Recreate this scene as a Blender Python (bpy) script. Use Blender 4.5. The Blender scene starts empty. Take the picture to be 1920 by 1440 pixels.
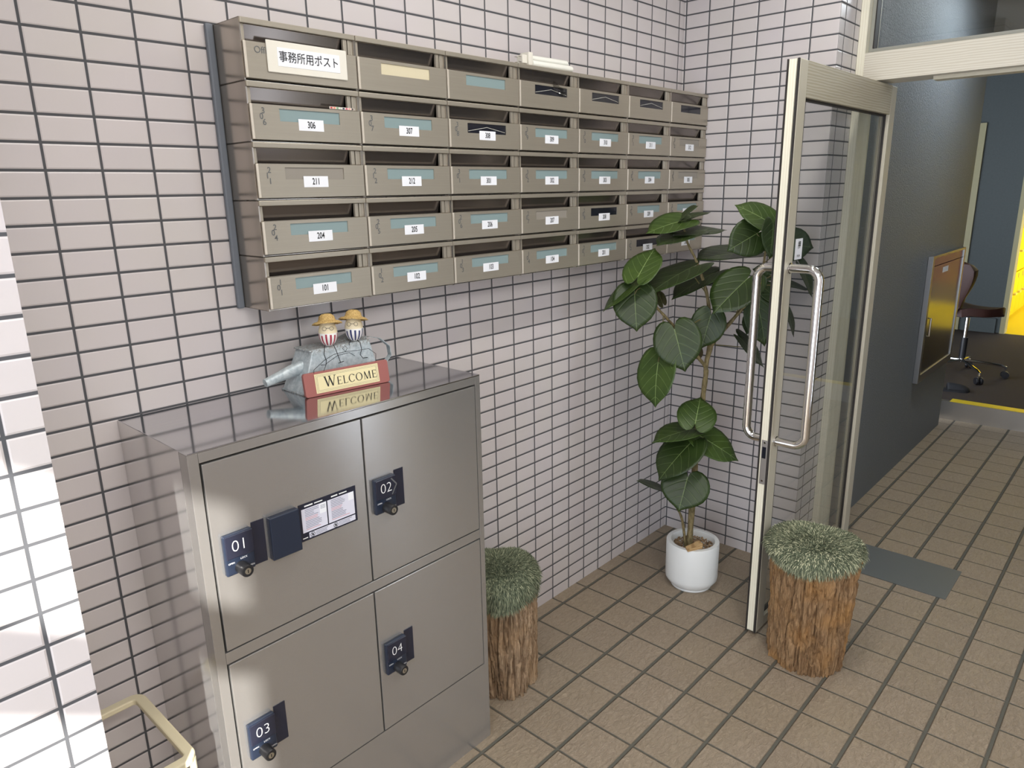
import bpy, bmesh, math, random
from mathutils import Vector, Matrix, noise
random.seed(7)
scene = bpy.context.scene
COL = scene.collection

# ------------------------------------------------------------------ camera
cam_d = bpy.data.cameras.new('camera')
cam = bpy.data.objects.new('camera', cam_d)
COL.objects.link(cam)
cam_d.sensor_fit = 'HORIZONTAL'
cam_d.sensor_width = 36.0
cam_d.lens = 1353.43 / 1920.0 * 36.0
cam_d.clip_start = 0.02
RX = Vector((0.67387853, -0.73861084, -0.01848635))
RD = Vector((-0.2033937, -0.16139802, -0.96570269))
RF = Vector((0.71029482, 0.65452632, -0.25899146))
M = Matrix((RX, -RD, -RF)).transposed().to_4x4()
M.translation = Vector((-2.79646, -1.60510, 1.55137))
cam.matrix_world = M
scene.camera = cam

# ------------------------------------------------------------------ view / world / lights
scene.view_settings.view_transform = 'Standard'
scene.view_settings.look = 'None'
scene.view_settings.gamma = 1.0
scene.view_settings.use_curve_mapping = False
scene.view_settings.exposure = 0.33
scene.cycles.use_denoising = True
scene.cycles.max_bounces = 7
scene.cycles.transparent_max_bounces = 10
scene.cycles.sample_clamp_indirect = 6.0

world = bpy.data.worlds.new('sky_world')
scene.world = world
world.use_nodes = True
wn = world.node_tree
bg = wn.nodes['Background']
bg.inputs[0].default_value = (0.80, 0.88, 1.0, 1)
bg.inputs[1].default_value = 4.0

def sun_lamp(name, d, strength, color, angle):
    l = bpy.data.lights.new(name, 'SUN'); l.energy = strength; l.color = color; l.angle = angle
    o = bpy.data.objects.new(name, l); COL.objects.link(o)
    o.rotation_euler = Vector(d).normalized().to_track_quat('-Z', 'Y').to_euler()
    o.location = (-8, -8, 8)
    return o
sun_lamp('sunlight', (1.0, 1.12, -0.64), 12.0, (1.0, 0.97, 0.92), math.radians(0.8))

def area_lamp(name, loc, d, sx, sy, power, color=(1, 1, 1), portal=False):
    l = bpy.data.lights.new(name, 'AREA'); l.shape = 'RECTANGLE'; l.size = sx; l.size_y = sy
    l.energy = power; l.color = color
    if portal: l.cycles.is_portal = True
    o = bpy.data.objects.new(name, l); COL.objects.link(o); o.location = loc
    o.rotation_euler = Vector(d).normalized().to_track_quat('-Z', 'Y').to_euler()
    return o
ENT_X = -4.2          # entrance wall of the hall
area_lamp('entrance_portal', (ENT_X + 0.02, -1.65, 1.15), (1, 0, 0), 2.6, 2.2, 1, portal=True)
area_lamp('ceiling_light_front', (-1.3, -0.86, 2.52), (0, 0, -1), 2.0, 0.10, 14, (1.0, 0.97, 0.93))
area_lamp('ceiling_light_rear', (-2.6, -2.3, 2.52), (0, 0, -1), 1.2, 0.6, 30, (1.0, 0.98, 0.96))
area_lamp('corridor_light', (1.5, -1.0, 2.52), (0, 0, -1), 0.5, 0.3, 12, (0.85, 0.93, 1.0))
area_lamp('inner_room_light', (4.2, -1.9, 2.55), (0, 0, -1), 0.4, 0.4, 3.5, (1.0, 0.93, 0.8))
area_lamp('yellow_room_light', (7.0, -1.2, 2.45), (0, 0, -1), 1.2, 0.8, 11, (1.0, 0.97, 0.85))

# ------------------------------------------------------------------ materials
def new_mat(name, color=(.5, .5, .5), rough=.5, metal=0.0, spec=.5):
    m = bpy.data.materials.new(name); m.use_nodes = True
    b = m.node_tree.nodes['Principled BSDF']
    b.inputs['Base Color'].default_value = (*color, 1)
    b.inputs['Roughness'].default_value = rough
    b.inputs['Metallic'].default_value = metal
    b.inputs['Specular IOR Level'].default_value = spec
    return m
def srgb(r, g, b):
    f = lambda c: (c / 255 / 12.92) if c / 255 <= .04045 else ((c / 255 + .055) / 1.055) ** 2.4
    return (f(r), f(g), f(b))
class NG:
    def __init__(s, m):
        s.m = m; s.t = m.node_tree; s.n = s.t.nodes; s.l = s.t.links; s.b = s.n['Principled BSDF']
    def math(s, op, a, b=None, c=None, clamp=False):
        n = s.n.new('ShaderNodeMath'); n.operation = op; n.use_clamp = clamp
        for i, v in enumerate((a, b, c)):
            if v is None: continue
            if isinstance(v, (int, float)): n.inputs[i].default_value = v
            else: s.l.new(v, n.inputs[i])
        return n.outputs[0]
    def pos(s):
        g = s.n.new('ShaderNodeNewGeometry'); x = s.n.new('ShaderNodeSeparateXYZ'); s.l.new(g.outputs['Position'], x.inputs[0])
        return g.outputs['Position'], x.outputs
    def obj(s):
        g = s.n.new('ShaderNodeTexCoord'); x = s.n.new('ShaderNodeSeparateXYZ'); s.l.new(g.outputs['Object'], x.inputs[0])
        return g.outputs['Object'], x.outputs
    def comb(s, x, y, z=0.0):
        n = s.n.new('ShaderNodeCombineXYZ')
        for i, v in enumerate((x, y, z)):
            if isinstance(v, (int, float)): n.inputs[i].default_value = v
            else: s.l.new(v, n.inputs[i])
        return n.outputs[0]
    def mapping(s, vec, scale=(1, 1, 1)):
        n = s.n.new('ShaderNodeMapping'); s.l.new(vec, n.inputs[0]); n.inputs['Scale'].default_value = scale
        return n.outputs[0]
    def noise(s, vec, scale, detail=3.0, rough=.5, dist=0.0):
        n = s.n.new('ShaderNodeTexNoise'); s.l.new(vec, n.inputs['Vector'])
        n.inputs['Scale'].default_value = scale; n.inputs['Detail'].default_value = detail
        n.inputs['Roughness'].default_value = rough; n.inputs['Distortion'].default_value = dist
        return n.outputs['Fac']
    def mix(s, fac, a, b):
        n = s.n.new('ShaderNodeMix'); n.data_type = 'RGBA'
        if isinstance(fac, (int, float)): n.inputs[0].default_value = fac
        else: s.l.new(fac, n.inputs[0])
        for i, v in ((6, a), (7, b)):
            if isinstance(v, tuple): n.inputs[i].default_value = (*v[:3], 1)
            else: s.l.new(v, n.inputs[i])
        return n.outputs[2]
    def ramp(s, fac, lo, hi):
        n = s.n.new('ShaderNodeMapRange'); s.l.new(fac, n.inputs[0])
        n.inputs[1].default_value = lo; n.inputs[2].default_value = hi
        n.clamp = True
        return n.outputs[0]
    def bump(s, h, strength=.3, dist=.01):
        n = s.n.new('ShaderNodeBump'); s.l.new(h, n.inputs['Height'])
        n.inputs['Strength'].default_value = strength; n.inputs['Distance'].default_value = dist
        s.l.new(n.outputs[0], s.b.inputs['Normal'])
    def set(s, name, v):
        s.l.new(v, s.b.inputs[name])
def grid_mask(g, u, v, pu, pv, u0, v0, gu, gv):
    """1 on the tile, 0 in the joint; plus the tile's cell coordinates"""
    a = g.math('DIVIDE', g.math('SUBTRACT', u, u0), pu)
    b = g.math('DIVIDE', g.math('SUBTRACT', v, v0), pv)
    da = g.math('MULTIPLY', g.math('ABSOLUTE', g.math('SUBTRACT', a, g.math('ROUND', a))), pu)
    db = g.math('MULTIPLY', g.math('ABSOLUTE', g.math('SUBTRACT', b, g.math('ROUND', b))), pv)
    ma = g.ramp(da, gu / 2 - .0004, gu / 2 + .0004)
    mb = g.ramp(db, gv / 2 - .0004, gv / 2 + .0004)
    sa = g.ramp(da, gu / 2 - .0005, gu / 2 + .0025)
    sb = g.ramp(db, gv / 2 - .0005, gv / 2 + .0025)
    mask = g.math('MULTIPLY', ma, mb)
    soft = g.math('MULTIPLY', sa, sb)
    cell = g.comb(g.math('FLOOR', a), g.math('FLOOR', b), 0.0)
    return mask, soft, cell
def wall_tile(name, axis, u0, v0=1.5538):
    m = new_mat(name, rough=.3); g = NG(m)
    P, X = g.pos()
    mask, soft, cell = grid_mask(g, X[axis], X[2], .1, .05034, u0, v0, .0052, .0052)
    wn_ = g.n.new('ShaderNodeTexWhiteNoise'); wn_.noise_dimensions = '3D'; g.l.new(cell, wn_.inputs['Vector'])
    big = g.noise(P, 5.0, 2)
    tile = g.mix(wn_.outputs['Value'], srgb(208, 201, 200), srgb(200, 193, 194))
    tile = g.mix(g.ramp(big, .35, .7), tile, srgb(204, 198, 195))
    col = g.mix(mask, srgb(78, 79, 82), tile)
    g.set('Base Color', col)
    g.set('Roughness', g.math('ADD', g.math('MULTIPLY', mask, -.52), .80))
    h = g.math('ADD', g.math('MULTIPLY', soft, 1.0), g.math('MULTIPLY', g.noise(P, 60, 2), .10))
    g.bump(h, .6, .0022)
    return m
def floor_tile():
    m = new_mat('floor_tile', rough=.6); g = NG(m)
    P, X = g.pos()
    mask, soft, cell = grid_mask(g, X[0], X[1], .1519, .1533, -.6909, .0994, .0045, .0090)
    wn_ = g.n.new('ShaderNodeTexWhiteNoise'); g.l.new(cell, wn_.inputs['Vector'])
    n1 = g.noise(P, 210, 4, .75)
    n2 = g.noise(P, 3.0, 3)
    st = g.noise(g.mapping(P, (1, 1.7, 1)), 52, 6, .72, 1.0)
    tile = g.mix(wn_.outputs['Value'], srgb(178, 161, 140), srgb(168, 152, 132))
    tile = g.mix(g.ramp(n1, .38, .66), g.mix(.5, tile, srgb(128, 113, 92)), tile)
    tile = g.mix(g.ramp(n2, .45, .75), tile, srgb(162, 146, 122))
    tile = g.mix(g.ramp(st, .40, .62), g.mix(.45, tile, srgb(132, 117, 96)), tile)
    col = g.mix(mask, srgb(88, 86, 76), tile)
    g.set('Base Color', col)
    g.set('Roughness', g.math('ADD', g.math('MULTIPLY', mask, -.28), .80))
    h = g.math('ADD', g.math('MULTIPLY', soft, .9), g.math('MULTIPLY', g.math('MULTIPLY', st, mask), .9))
    g.bump(h, 1.0, .0070)
    return m
def brushed(name, color, rough, streak=(2.0, 60, 260), amt=.10, metal=1.0, bump=.02):
    m = new_mat(name, color, rough, metal); g = NG(m)
    P, X = g.obj()
    n = g.noise(g.mapping(P, streak), 4.0, 4, .6)
    g.set('Roughness', g.math('ADD', g.math('MULTIPLY', n, amt), rough - amt * .5))
    g.set('Base Color', g.mix(g.ramp(n, .3, .7), tuple(c * .93 for c in color), color))
    if bump: g.bump(n, bump, .002)
    return m
def grained(name, c1, c2, rough=.45, axis=0):
    """wood-grain film on aluminium: long wavy lines along one axis"""
    m = new_mat(name, c1, rough); g = NG(m)
    P, X = g.pos()
    sc = [9, 9, 9]; sc[axis] = 1.3
    w = g.n.new('ShaderNodeTexWave'); w.wave_type = 'BANDS'
    w.bands_direction = 'Z' if axis != 2 else 'Y'
    g.l.new(g.mapping(P, tuple(sc)), w.inputs['Vector'])
    w.inputs['Scale'].default_value = 4.2; w.inputs['Distortion'].default_value = 4.0
    w.inputs['Detail'].default_value = 2.0; w.inputs['Detail Scale'].default_value = 1.2
    f = w.outputs['Fac']
    g.set('Base Color', g.mix(g.ramp(f, .15, .8), c2, c1))
    g.bump(f, .08, .001)
    return m

TILE_X = wall_tile('pink_wall_tile_long_wall', 0, -.0408)
TILE_Y = wall_tile('pink_wall_tile_end_wall', 1, -.007)
TILE_R = wall_tile('pink_wall_tile_return', 0, .05)
TILE_P = wall_tile('pink_wall_tile_pilaster', 0, -2.595, 1.511)
FLOOR = floor_tile()
STEEL = brushed('brushed_stainless', (.47, .455, .435), .23, metal=.74)
_b = STEEL.node_tree.nodes['Principled BSDF']; _b.inputs['Anisotropic'].default_value = .88
_t = STEEL.node_tree.nodes.new('ShaderNodeCombineXYZ'); _t.inputs[2].default_value = 1.0     # grain runs level, so glints stretch upright
STEEL.node_tree.links.new(_t.outputs[0], _b.inputs['Tangent'])
STEEL_TOP = brushed('stainless_top', (.60, .60, .61), .09, amt=.04, bump=.004)
STEEL_SIDE = brushed('stainless_side', (.70, .69, .68), .13, metal=.86, amt=.05, bump=.006)
STEEL_PLAIN = new_mat('stainless_plain', (.55, .53, .50), .22, 1.0)
CHAMP = brushed('champagne_steel', srgb(170, 162, 147), .36, amt=.08, metal=.55, bump=.01)
CHAMP_SIDE = brushed('champagne_steel_side', srgb(178, 170, 160), .2, amt=.05, metal=.85, bump=.005)
CHAMP_LT = new_mat('champagne_edge_highlight', srgb(206, 197, 182), .3, .25)  # lighter tone paints a highlight down each mailbox door's left edge
SLOT_IN = new_mat('slot_flap_metal', srgb(118, 110, 104), .16, .8)
DARK = new_mat('dark_gap', (.006, .006, .007), .6)
TEAL = new_mat('teal_window_plastic', srgb(130, 149, 149), .35)
GREYWIN = new_mat('grey_window_paper', srgb(140, 134, 124), .5)
CREAMWIN = new_mat('cream_window_paper', srgb(205, 195, 165), .6)
DARKWIN = new_mat('dark_window', (.012, .013, .02), .12)
PAPER = new_mat('white_sticker', srgb(232, 234, 238), .6)
PAPER2 = new_mat('off_white_board', srgb(222, 218, 205), .5)
INK = new_mat('black_ink', (.012, .012, .014), .6)
ETCH = new_mat('etched_digits', srgb(96, 98, 98), .5)
NAVY = new_mat('navy_plastic', srgb(34, 42, 58), .28)
NAVY2 = new_mat('navy_gloss', srgb(36, 38, 52), .08)
WHITE = new_mat('white_print', srgb(235, 235, 235), .5)
CHROME = new_mat('polished_chrome', (.80, .79, .77), .06, 1.0)
SEAL = new_mat('grey_sealant', srgb(108, 114, 122), .5)
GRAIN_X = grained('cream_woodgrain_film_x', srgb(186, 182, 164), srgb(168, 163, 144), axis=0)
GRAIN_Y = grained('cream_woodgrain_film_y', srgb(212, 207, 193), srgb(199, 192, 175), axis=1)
GRAIN_Z = grained('cream_woodgrain_film_z_daylit', srgb(232, 228, 208), srgb(224, 218, 196), axis=2)  # lightened: daylight on the door's free edge is put into the colour
GASKET = new_mat('dark_gasket', (.022, .018, .016), .6)
BLACKM = new_mat('black_plastic', (.015, .015, .017), .35)
CREAM = new_mat('cream_enamel', srgb(218, 208, 176), .4)

def painted(name, c, sc=150, strength=.5, rough=.5):
    m = new_mat(name, c, rough); g = NG(m); P, X = g.pos()
    n = g.noise(P, sc, 3, .6)
    g.set('Base Color', g.mix(g.ramp(n, .3, .7), tuple(v * .9 for v in c), c))
    g.bump(n, strength, .006)
    return m
GREYWALL = painted('grey_textured_paint', srgb(112, 117, 121), 170, .8, .6)
BLUEWALL = painted('blue_grey_paint', srgb(82, 90, 90), 60, .1, .6)
CEIL = painted('ceiling_white', srgb(225, 223, 218), 30, .05, .8)
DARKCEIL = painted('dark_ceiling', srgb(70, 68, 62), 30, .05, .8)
BROWNFLOOR = painted('dark_brown_carpet', srgb(58, 48, 42), 400, .4, .9)
YELLOW = new_mat('yellow_paint', srgb(232, 205, 20), .35)
YELLOWF = new_mat('yellow_floor', srgb(225, 198, 30), .35)
REDM = new_mat('red_paint', srgb(60, 24, 24), .5)
BEIGE = new_mat('beige_door_frame', srgb(178, 170, 128), .5)
PLATE = brushed('grey_floor_plate', srgb(118, 122, 122), .42, amt=.15, metal=.6)

def glass_mat(name, tint, refl=.09):
    m = bpy.data.materials.new(name); m.use_nodes = True; t = m.node_tree; t.nodes.clear()
    o = t.nodes.new('ShaderNodeOutputMaterial'); mx = t.nodes.new('ShaderNodeMixShader')
    tr = t.nodes.new('ShaderNodeBsdfTransparent'); gl = t.nodes.new('ShaderNodeBsdfGlossy')
    lw = t.nodes.new('ShaderNodeLayerWeight'); lw.inputs[0].default_value = .5
    pw = t.nodes.new('ShaderNodeMath'); pw.operation = 'POWER'; t.links.new(lw.outputs['Facing'], pw.inputs[0]); pw.inputs[1].default_value = 5
    fr = t.nodes.new('ShaderNodeMath'); fr.operation = 'MULTIPLY_ADD'; t.links.new(pw.outputs[0], fr.inputs[0]); fr.inputs[1].default_value = .96; fr.inputs[2].default_value = .04
    tr.inputs[0].default_value = (*tint, 1); gl.inputs['Roughness'].default_value = .01
    t.links.new(fr.outputs[0], mx.inputs[0]); t.links.new(tr.outputs[0], mx.inputs[1]); t.links.new(gl.outputs[0], mx.inputs[2])
    t.links.new(mx.outputs[0], o.inputs[0])
    return m
GLASS = glass_mat('door_glass', (.95, .96, .955))

# ------------------------------------------------------------------ mesh helpers
class MB:
    def __init__(s): s.v = []; s.f = []; s.sm = []
    def add(s, vs, fs, smooth=False):
        k = len(s.v); s.v += [tuple(p) for p in vs]
        for f in fs: s.f.append(tuple(i + k for i in f)); s.sm.append(smooth)
        return s
    def box(s, x0, x1, y0, y1, z0, z1):
        vs = [(x, y, z) for x in (x0, x1) for y in (y0, y1) for z in (z0, z1)]
        return s.add(vs, [(0, 1, 3, 2), (4, 6, 7, 5), (0, 4, 5, 1), (2, 3, 7, 6), (0, 2, 6, 4), (1, 5, 7, 3)])
    def tube(s, pts, r, seg=12, cap=True, r1=None):
        pts = [Vector(p) for p in pts]; n = len(pts)
        rs = r if isinstance(r, (list, tuple)) else [r + ((r1 if r1 is not None else r) - r) * i / max(1, n - 1) for i in range(n)]
        vs = []; t0 = (pts[1] - pts[0]).normalized()
        up = Vector((0, 0, 1)) if abs(t0.z) < .9 else Vector((1, 0, 0))
        a = t0.cross(up).normalized()
        for i, p in enumerate(pts):
            t = (pts[min(i + 1, n - 1)] - pts[max(i - 1, 0)]).normalized()
            a = (a - t * a.dot(t)).normalized(); b = t.cross(a)
            for k in range(seg):
                w = 2 * math.pi * k / seg
                vs.append(p + (a * math.cos(w) + b * math.sin(w)) * rs[i])
        fs = [(i * seg + k, i * seg + (k + 1) % seg, (i + 1) * seg + (k + 1) % seg, (i + 1) * seg + k) for i in range(n - 1) for k in range(seg)]
        s.add(vs, fs, True)
        if cap:
            s.add(vs[:seg], [tuple(range(seg))[::-1]]); s.add(vs[-seg:], [tuple(range(seg))])
        return s
    def lathe(s, prof, c=(0, 0, 0), seg=48, smooth=True, axis='z'):
        vs = []
        for r, h in prof:
            for k in range(seg):
                w = 2 * math.pi * k / seg
                p = (r * math.cos(w), r * math.sin(w), h)
                if axis == 'y': p = (p[0], -p[2], p[1])
                vs.append((p[0] + c[0], p[1] + c[1], p[2] + c[2]))
        n = len(prof)
        fs = [(i * seg + k, i * seg + (k + 1) % seg, (i + 1) * seg + (k + 1) % seg, (i + 1) * seg + k) for i in range(n - 1) for k in range(seg)]
        s.add(vs, fs, smooth)
        return s
    def prism(s, poly, y0, y1):      # polygon in x,z extruded along y
        n = len(poly)
        vs = [(x, y0, z) for x, z in poly] + [(x, y1, z) for x, z in poly]
        return s.add(vs, [tuple(range(n))[::-1], tuple(range(n, 2 * n))] + [(i, (i + 1) % n, n + (i + 1) % n, n + i) for i in range(n)])
    def build(s, name, mat, parent=None, bevel=0, xf=None, seg=2):
        me = bpy.data.meshes.new(name)
        vs = [tuple(xf @ Vector(p)) for p in s.v] if xf else s.v
        me.from_pydata(vs, [], s.f); me.update()
        bm = bmesh.new(); bm.from_mesh(me)
        bmesh.ops.remove_doubles(bm, verts=bm.verts, dist=1e-6)
        bmesh.ops.recalc_face_normals(bm, faces=bm.faces)
        bm.to_mesh(me); bm.free()
        if any(s.sm):
            me.polygons.foreach_set('use_smooth', [True] * len(me.polygons))
            me.set_sharp_from_angle(angle=math.radians(38))
        me.materials.append(mat)
        o = bpy.data.objects.new(name, me); COL.objects.link(o)
        if parent: o.parent = parent
        if bevel:
            b = o.modifiers.new('edge', 'BEVEL'); b.width = bevel; b.segments = seg; b.limit_method = 'ANGLE'; b.angle_limit = math.radians(40)
        return o
def tag(o, label, cat, group=None, kind=None):
    o['label'] = label; o['category'] = cat
    if group: o['group'] = group
    if kind: o['kind'] = kind
    return o
def thing(name, label, cat, loc=(0, 0, 0), rz=0.0, group=None):
    o = bpy.data.objects.new(name, None); COL.objects.link(o); o.empty_display_size = .05
    o.location = loc; o.rotation_euler = (0, 0, rz)
    return tag(o, label, cat, group)
def struct(name, mb, mat, parent=None, bevel=0):
    o = mb.build(name, mat, parent, bevel)
    if not parent: o['kind'] = 'structure'
    return o
def text_mb(items, mb=None, ext=.0004):
    """items: (string, x, z, size, xscale[, shear]); flat lettering facing -y at y=0, raised by ext"""
    mb = mb or MB()
    for it in items:
        s, x, z, size, xs = it[:5]
        cu = bpy.data.curves.new('lettering', 'FONT'); cu.body = s; cu.size = size
        cu.extrude = 0; cu.align_x = 'CENTER'; cu.align_y = 'CENTER'; cu.resolution_u = 4
        if len(it) > 5: cu.shear = it[5]
        if len(it) > 6: cu.offset = it[6]
        o = bpy.data.objects.new('lettering_tmp', cu); COL.objects.link(o)
        dg = bpy.context.evaluated_depsgraph_get()
        me = bpy.data.meshes.new_from_object(o.evaluated_get(dg))
        vs = [(x + v.co.x * xs, -ext, z + v.co.y) for v in me.vertices]
        mb.add(vs, [tuple(p.vertices) for p in me.polygons])
        bpy.data.objects.remove(o); bpy.data.curves.remove(cu); bpy.data.meshes.remove(me)
    return mb
LEAVES = [(-0.475, -0.293, 1.437, -0.595, -0.223, 1.413, 0.067, 0), (-0.46, -0.278, 1.445, -0.469, -0.345, 1.493, 0.018, 0), (-0.433, -0.276, 1.44, -0.352, -0.334, 1.476, 0.028, 0), (-0.457, -0.312, 1.393, -0.606, -0.272, 1.369, 0.047, 0), (-0.446, -0.293, 1.398, -0.327, -0.392, 1.411, 0.039, 0), (-0.324, -0.502, 1.39, -0.418, -0.446, 1.337, 0.134, 0), (-0.283, -0.532, 1.424, -0.346, -0.433, 1.499, 0.083, 0), (-0.316, -0.556, 1.406, -0.356, -0.574, 1.31, 0.075, 0), (-0.661, -0.243, 1.266, -0.565, -0.24, 1.354, 0.112, 0), (-0.655, -0.219, 1.231, -0.751, -0.146, 1.147, 0.042, 0), (-0.671, -0.232, 1.196, -0.717, -0.274, 1.08, 0.153, 0), (-0.472, -0.327, 1.272, -0.647, -0.258, 1.208, 0.077, 0), (-0.364, -0.351, 1.24, -0.497, -0.269, 1.174, 0.065, 0), (-0.348, -0.369, 1.221, -0.422, -0.32, 1.214, 0.033, 0), (-0.243, -0.422, 1.317, -0.42, -0.321, 1.312, 0.056, 0), (-0.314, -0.315, 1.233, -0.265, -0.337, 1.268, 0.043, 1), (-0.415, -0.51, 1.233, -0.543, -0.462, 1.141, 0.145, 0), (-0.59, -0.351, 1.06, -0.619, -0.411, 0.938, 0.165, 0), (-0.434, -0.398, 1.095, -0.471, -0.389, 0.989, 0.124, 0), (-0.237, -0.489, 1.117, -0.248, -0.538, 0.981, 0.118, 0), (-0.61, -0.298, 0.952, -0.677, -0.318, 0.808, 0.132, 0), (-0.27, -0.454, 0.993, -0.227, -0.531, 0.899, 0.045, 0), (-0.15, -0.538, 1.347, -0.076, -0.618, 1.327, 0.121, 0), (-0.093, -0.584, 1.252, -0.052, -0.629, 1.15, 0.04, 0), (-0.129, -0.546, 1.197, -0.069, -0.61, 1.182, 0.028, 0), (-0.119, -0.556, 1.082, -0.095, -0.583, 0.997, 0.024, 0), (-0.494, -0.394, 0.723, -0.408, -0.365, 0.798, 0.143, 0), (-0.471, -0.358, 0.677, -0.602, -0.277, 0.659, 0.072, 0), (-0.437, -0.394, 0.646, -0.377, -0.521, 0.571, 0.108, 0), (-0.511, -0.375, 0.627, -0.64, -0.327, 0.529, 0.137, 0), (-0.528, -0.388, 0.501, -0.601, -0.4, 0.405, 0.178, 0), (-0.497, -0.268, 0.422, -0.582, -0.207, 0.473, 0.025, 0), (-0.356, -0.345, 0.649, -0.379, -0.289, 0.586, 0.059, 1), (-0.323, -0.35, 0.631, -0.291, -0.354, 0.65, 0.045, 1), (-0.359, -0.312, 0.956, -0.351, -0.32, 0.913, 0.044, 1), (-0.497, -0.238, 1.149, -0.514, -0.22, 1.196, 0.037, 1), (-0.593, -0.21, 1.235, -0.609, -0.193, 1.231, 0.027, 1), (-0.378, -0.337, 1.071, -0.388, -0.325, 1.103, 0.052, 0), (-0.2, -0.468, 1.084, -0.246, -0.449, 1.016, 0.077, 0), (-0.159, -0.483, 1.234, -0.198, -0.44, 1.254, 0.057, 0), (-0.176, -0.51, 1.161, -0.206, -0.462, 1.209, 0.062, 0)]
STEMS = [('trunk', [(-0.4, -0.343, 0.188), (-0.398, -0.346, 0.332), (-0.395, -0.348, 0.424), (-0.395, -0.349, 0.572), (-0.389, -0.355, 0.65), (-0.383, -0.362, 0.802), (-0.379, -0.366, 0.876), (-0.38, -0.365, 0.911), (-0.369, -0.376, 0.983)], 0.0125, 0.008), ('s2', [(-0.418, -0.339, 0.199), (-0.438, -0.332, 0.271), (-0.447, -0.323, 0.315), (-0.465, -0.319, 0.342)], 0.006, 0.004), ('up', [(-0.38, -0.365, 0.911), (-0.364, -0.367, 1.005), (-0.369, -0.362, 1.101), (-0.387, -0.357, 1.174), (-0.402, -0.341, 1.239), (-0.42, -0.322, 1.303), (-0.44, -0.3, 1.358), (-0.454, -0.285, 1.43)], 0.008, 0.0035), ('left', [(-0.379, -0.366, 0.901), (-0.421, -0.351, 0.945), (-0.483, -0.33, 1.02), (-0.518, -0.307, 1.065), (-0.566, -0.286, 1.116), (-0.594, -0.27, 1.15), (-0.611, -0.267, 1.192), (-0.634, -0.242, 1.217), (-0.663, -0.226, 1.23)], 0.007, 0.003), ('right', [(-0.369, -0.376, 0.983), (-0.35, -0.397, 1.021), (-0.314, -0.436, 1.087), (-0.285, -0.468, 1.143), (-0.263, -0.492, 1.207), (-0.272, -0.512, 1.283), (-0.28, -0.519, 1.328), (-0.282, -0.532, 1.417)], 0.008, 0.003), ('pet', [(-0.358, -0.388, 0.985), (-0.313, -0.422, 0.977), (-0.267, -0.457, 0.969)], 0.002, 0.0015), ('pet', [(-0.431, -0.355, 0.62), (-0.456, -0.374, 0.672), (-0.494, -0.394, 0.723)], 0.0022, 0.0018), ('pet', [(-0.431, -0.355, 0.62), (-0.461, -0.354, 0.653), (-0.48, -0.348, 0.672)], 0.0022, 0.0018), ('pet', [(-0.431, -0.355, 0.62), (-0.437, -0.379, 0.637), (-0.436, -0.396, 0.646)], 0.0022, 0.0018), ('pet', [(-0.399, -0.344, 0.593), (-0.466, -0.363, 0.624), (-0.511, -0.375, 0.627)], 0.0022, 0.0018), ('pet', [(-0.397, -0.347, 0.359), (-0.464, -0.366, 0.44), (-0.528, -0.388, 0.501)], 0.0022, 0.0018), ('pet', [(-0.661, -0.243, 1.266), (-0.641, -0.234, 1.242), (-0.634, -0.242, 1.217)], 0.0022, 0.0018), ('pet', [(-0.634, -0.242, 1.215), (-0.664, -0.24, 1.214), (-0.671, -0.232, 1.196)], 0.0022, 0.0018), ('pet', [(-0.369, -0.362, 1.096), (-0.488, -0.37, 1.086), (-0.59, -0.351, 1.06)], 0.0022, 0.0018), ('pet', [(-0.314, -0.436, 1.087), (-0.378, -0.49, 1.174), (-0.415, -0.51, 1.233)], 0.0022, 0.0018), ('pet', [(-0.28, -0.519, 1.328), (-0.311, -0.516, 1.366), (-0.324, -0.502, 1.39)], 0.0022, 0.0018), ('pet', [(-0.263, -0.492, 1.207), (-0.18, -0.521, 1.238), (-0.093, -0.584, 1.252)], 0.0022, 0.0018), ('pet', [(-0.263, -0.492, 1.207), (-0.187, -0.513, 1.196), (-0.125, -0.549, 1.197)], 0.0022, 0.0018), ('pet', [(-0.272, -0.512, 1.283), (-0.204, -0.525, 1.314), (-0.15, -0.538, 1.347)], 0.0022, 0.0018), ('pet', [(-0.387, -0.357, 1.174), (-0.43, -0.341, 1.223), (-0.472, -0.327, 1.272)], 0.0022, 0.0018), ('pet', [(-0.454, -0.285, 1.43), (-0.465, -0.288, 1.435), (-0.475, -0.293, 1.437)], 0.0022, 0.0018), ('pet', [(-0.566, -0.286, 1.116), (-0.585, -0.296, 1.028), (-0.61, -0.298, 0.952)], 0.0022, 0.0018)]
# ================================================================== THE SETTING
H = 2.56
PX, PY = -2.548, -.54          # pilaster's outer edge
struct('floor', MB().box(ENT_X - .15, 2.66, -3.3, .15, -.12, 0), FLOOR)
struct('wall_mailboxes', MB().box(ENT_X - .15, 0, 0, .15, 0, H), TILE_X)
w = struct('wall_plant_corner', MB().box(0, .27, -.605, .15, 0, H), TILE_Y)
# its short return face beside the door carries its own tile grid
struct('wall_return', MB().box(.0008, .2, -.6058, -.604, 0, H), TILE_R)
struct('wall_pilaster', MB().box(ENT_X, PX, PY, 0, 0, H), TILE_P)
mb = MB().box(ENT_X - .15, -.18, -3.3, -3.15, 0, H).box(.17, .27, -3.3, -3.15, 0, H)
mb.box(-.18, .17, -3.3, -3.15, 0, .10).box(-.18, .17, -3.3, -3.15, 2.45, H)
struct('wall_opposite', mb, TILE_X)
mb = MB().box(ENT_X - .12, ENT_X, -3.15, -2.72, 0, H)
mb.box(ENT_X - .12, ENT_X, -2.72, PY, 2.315, H)
struct('wall_entrance', mb, TILE_Y)
struct('added_sun_blocker', MB().box(-.75, -.20, -4.1, -3.3, 0, 3.4), GREYWALL)  # unseen slab added to keep sun from leaking through the wall slot
struct('ceiling', MB().box(ENT_X - .15, .31, -3.3, .15, H, H + .1), CEIL)
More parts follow.
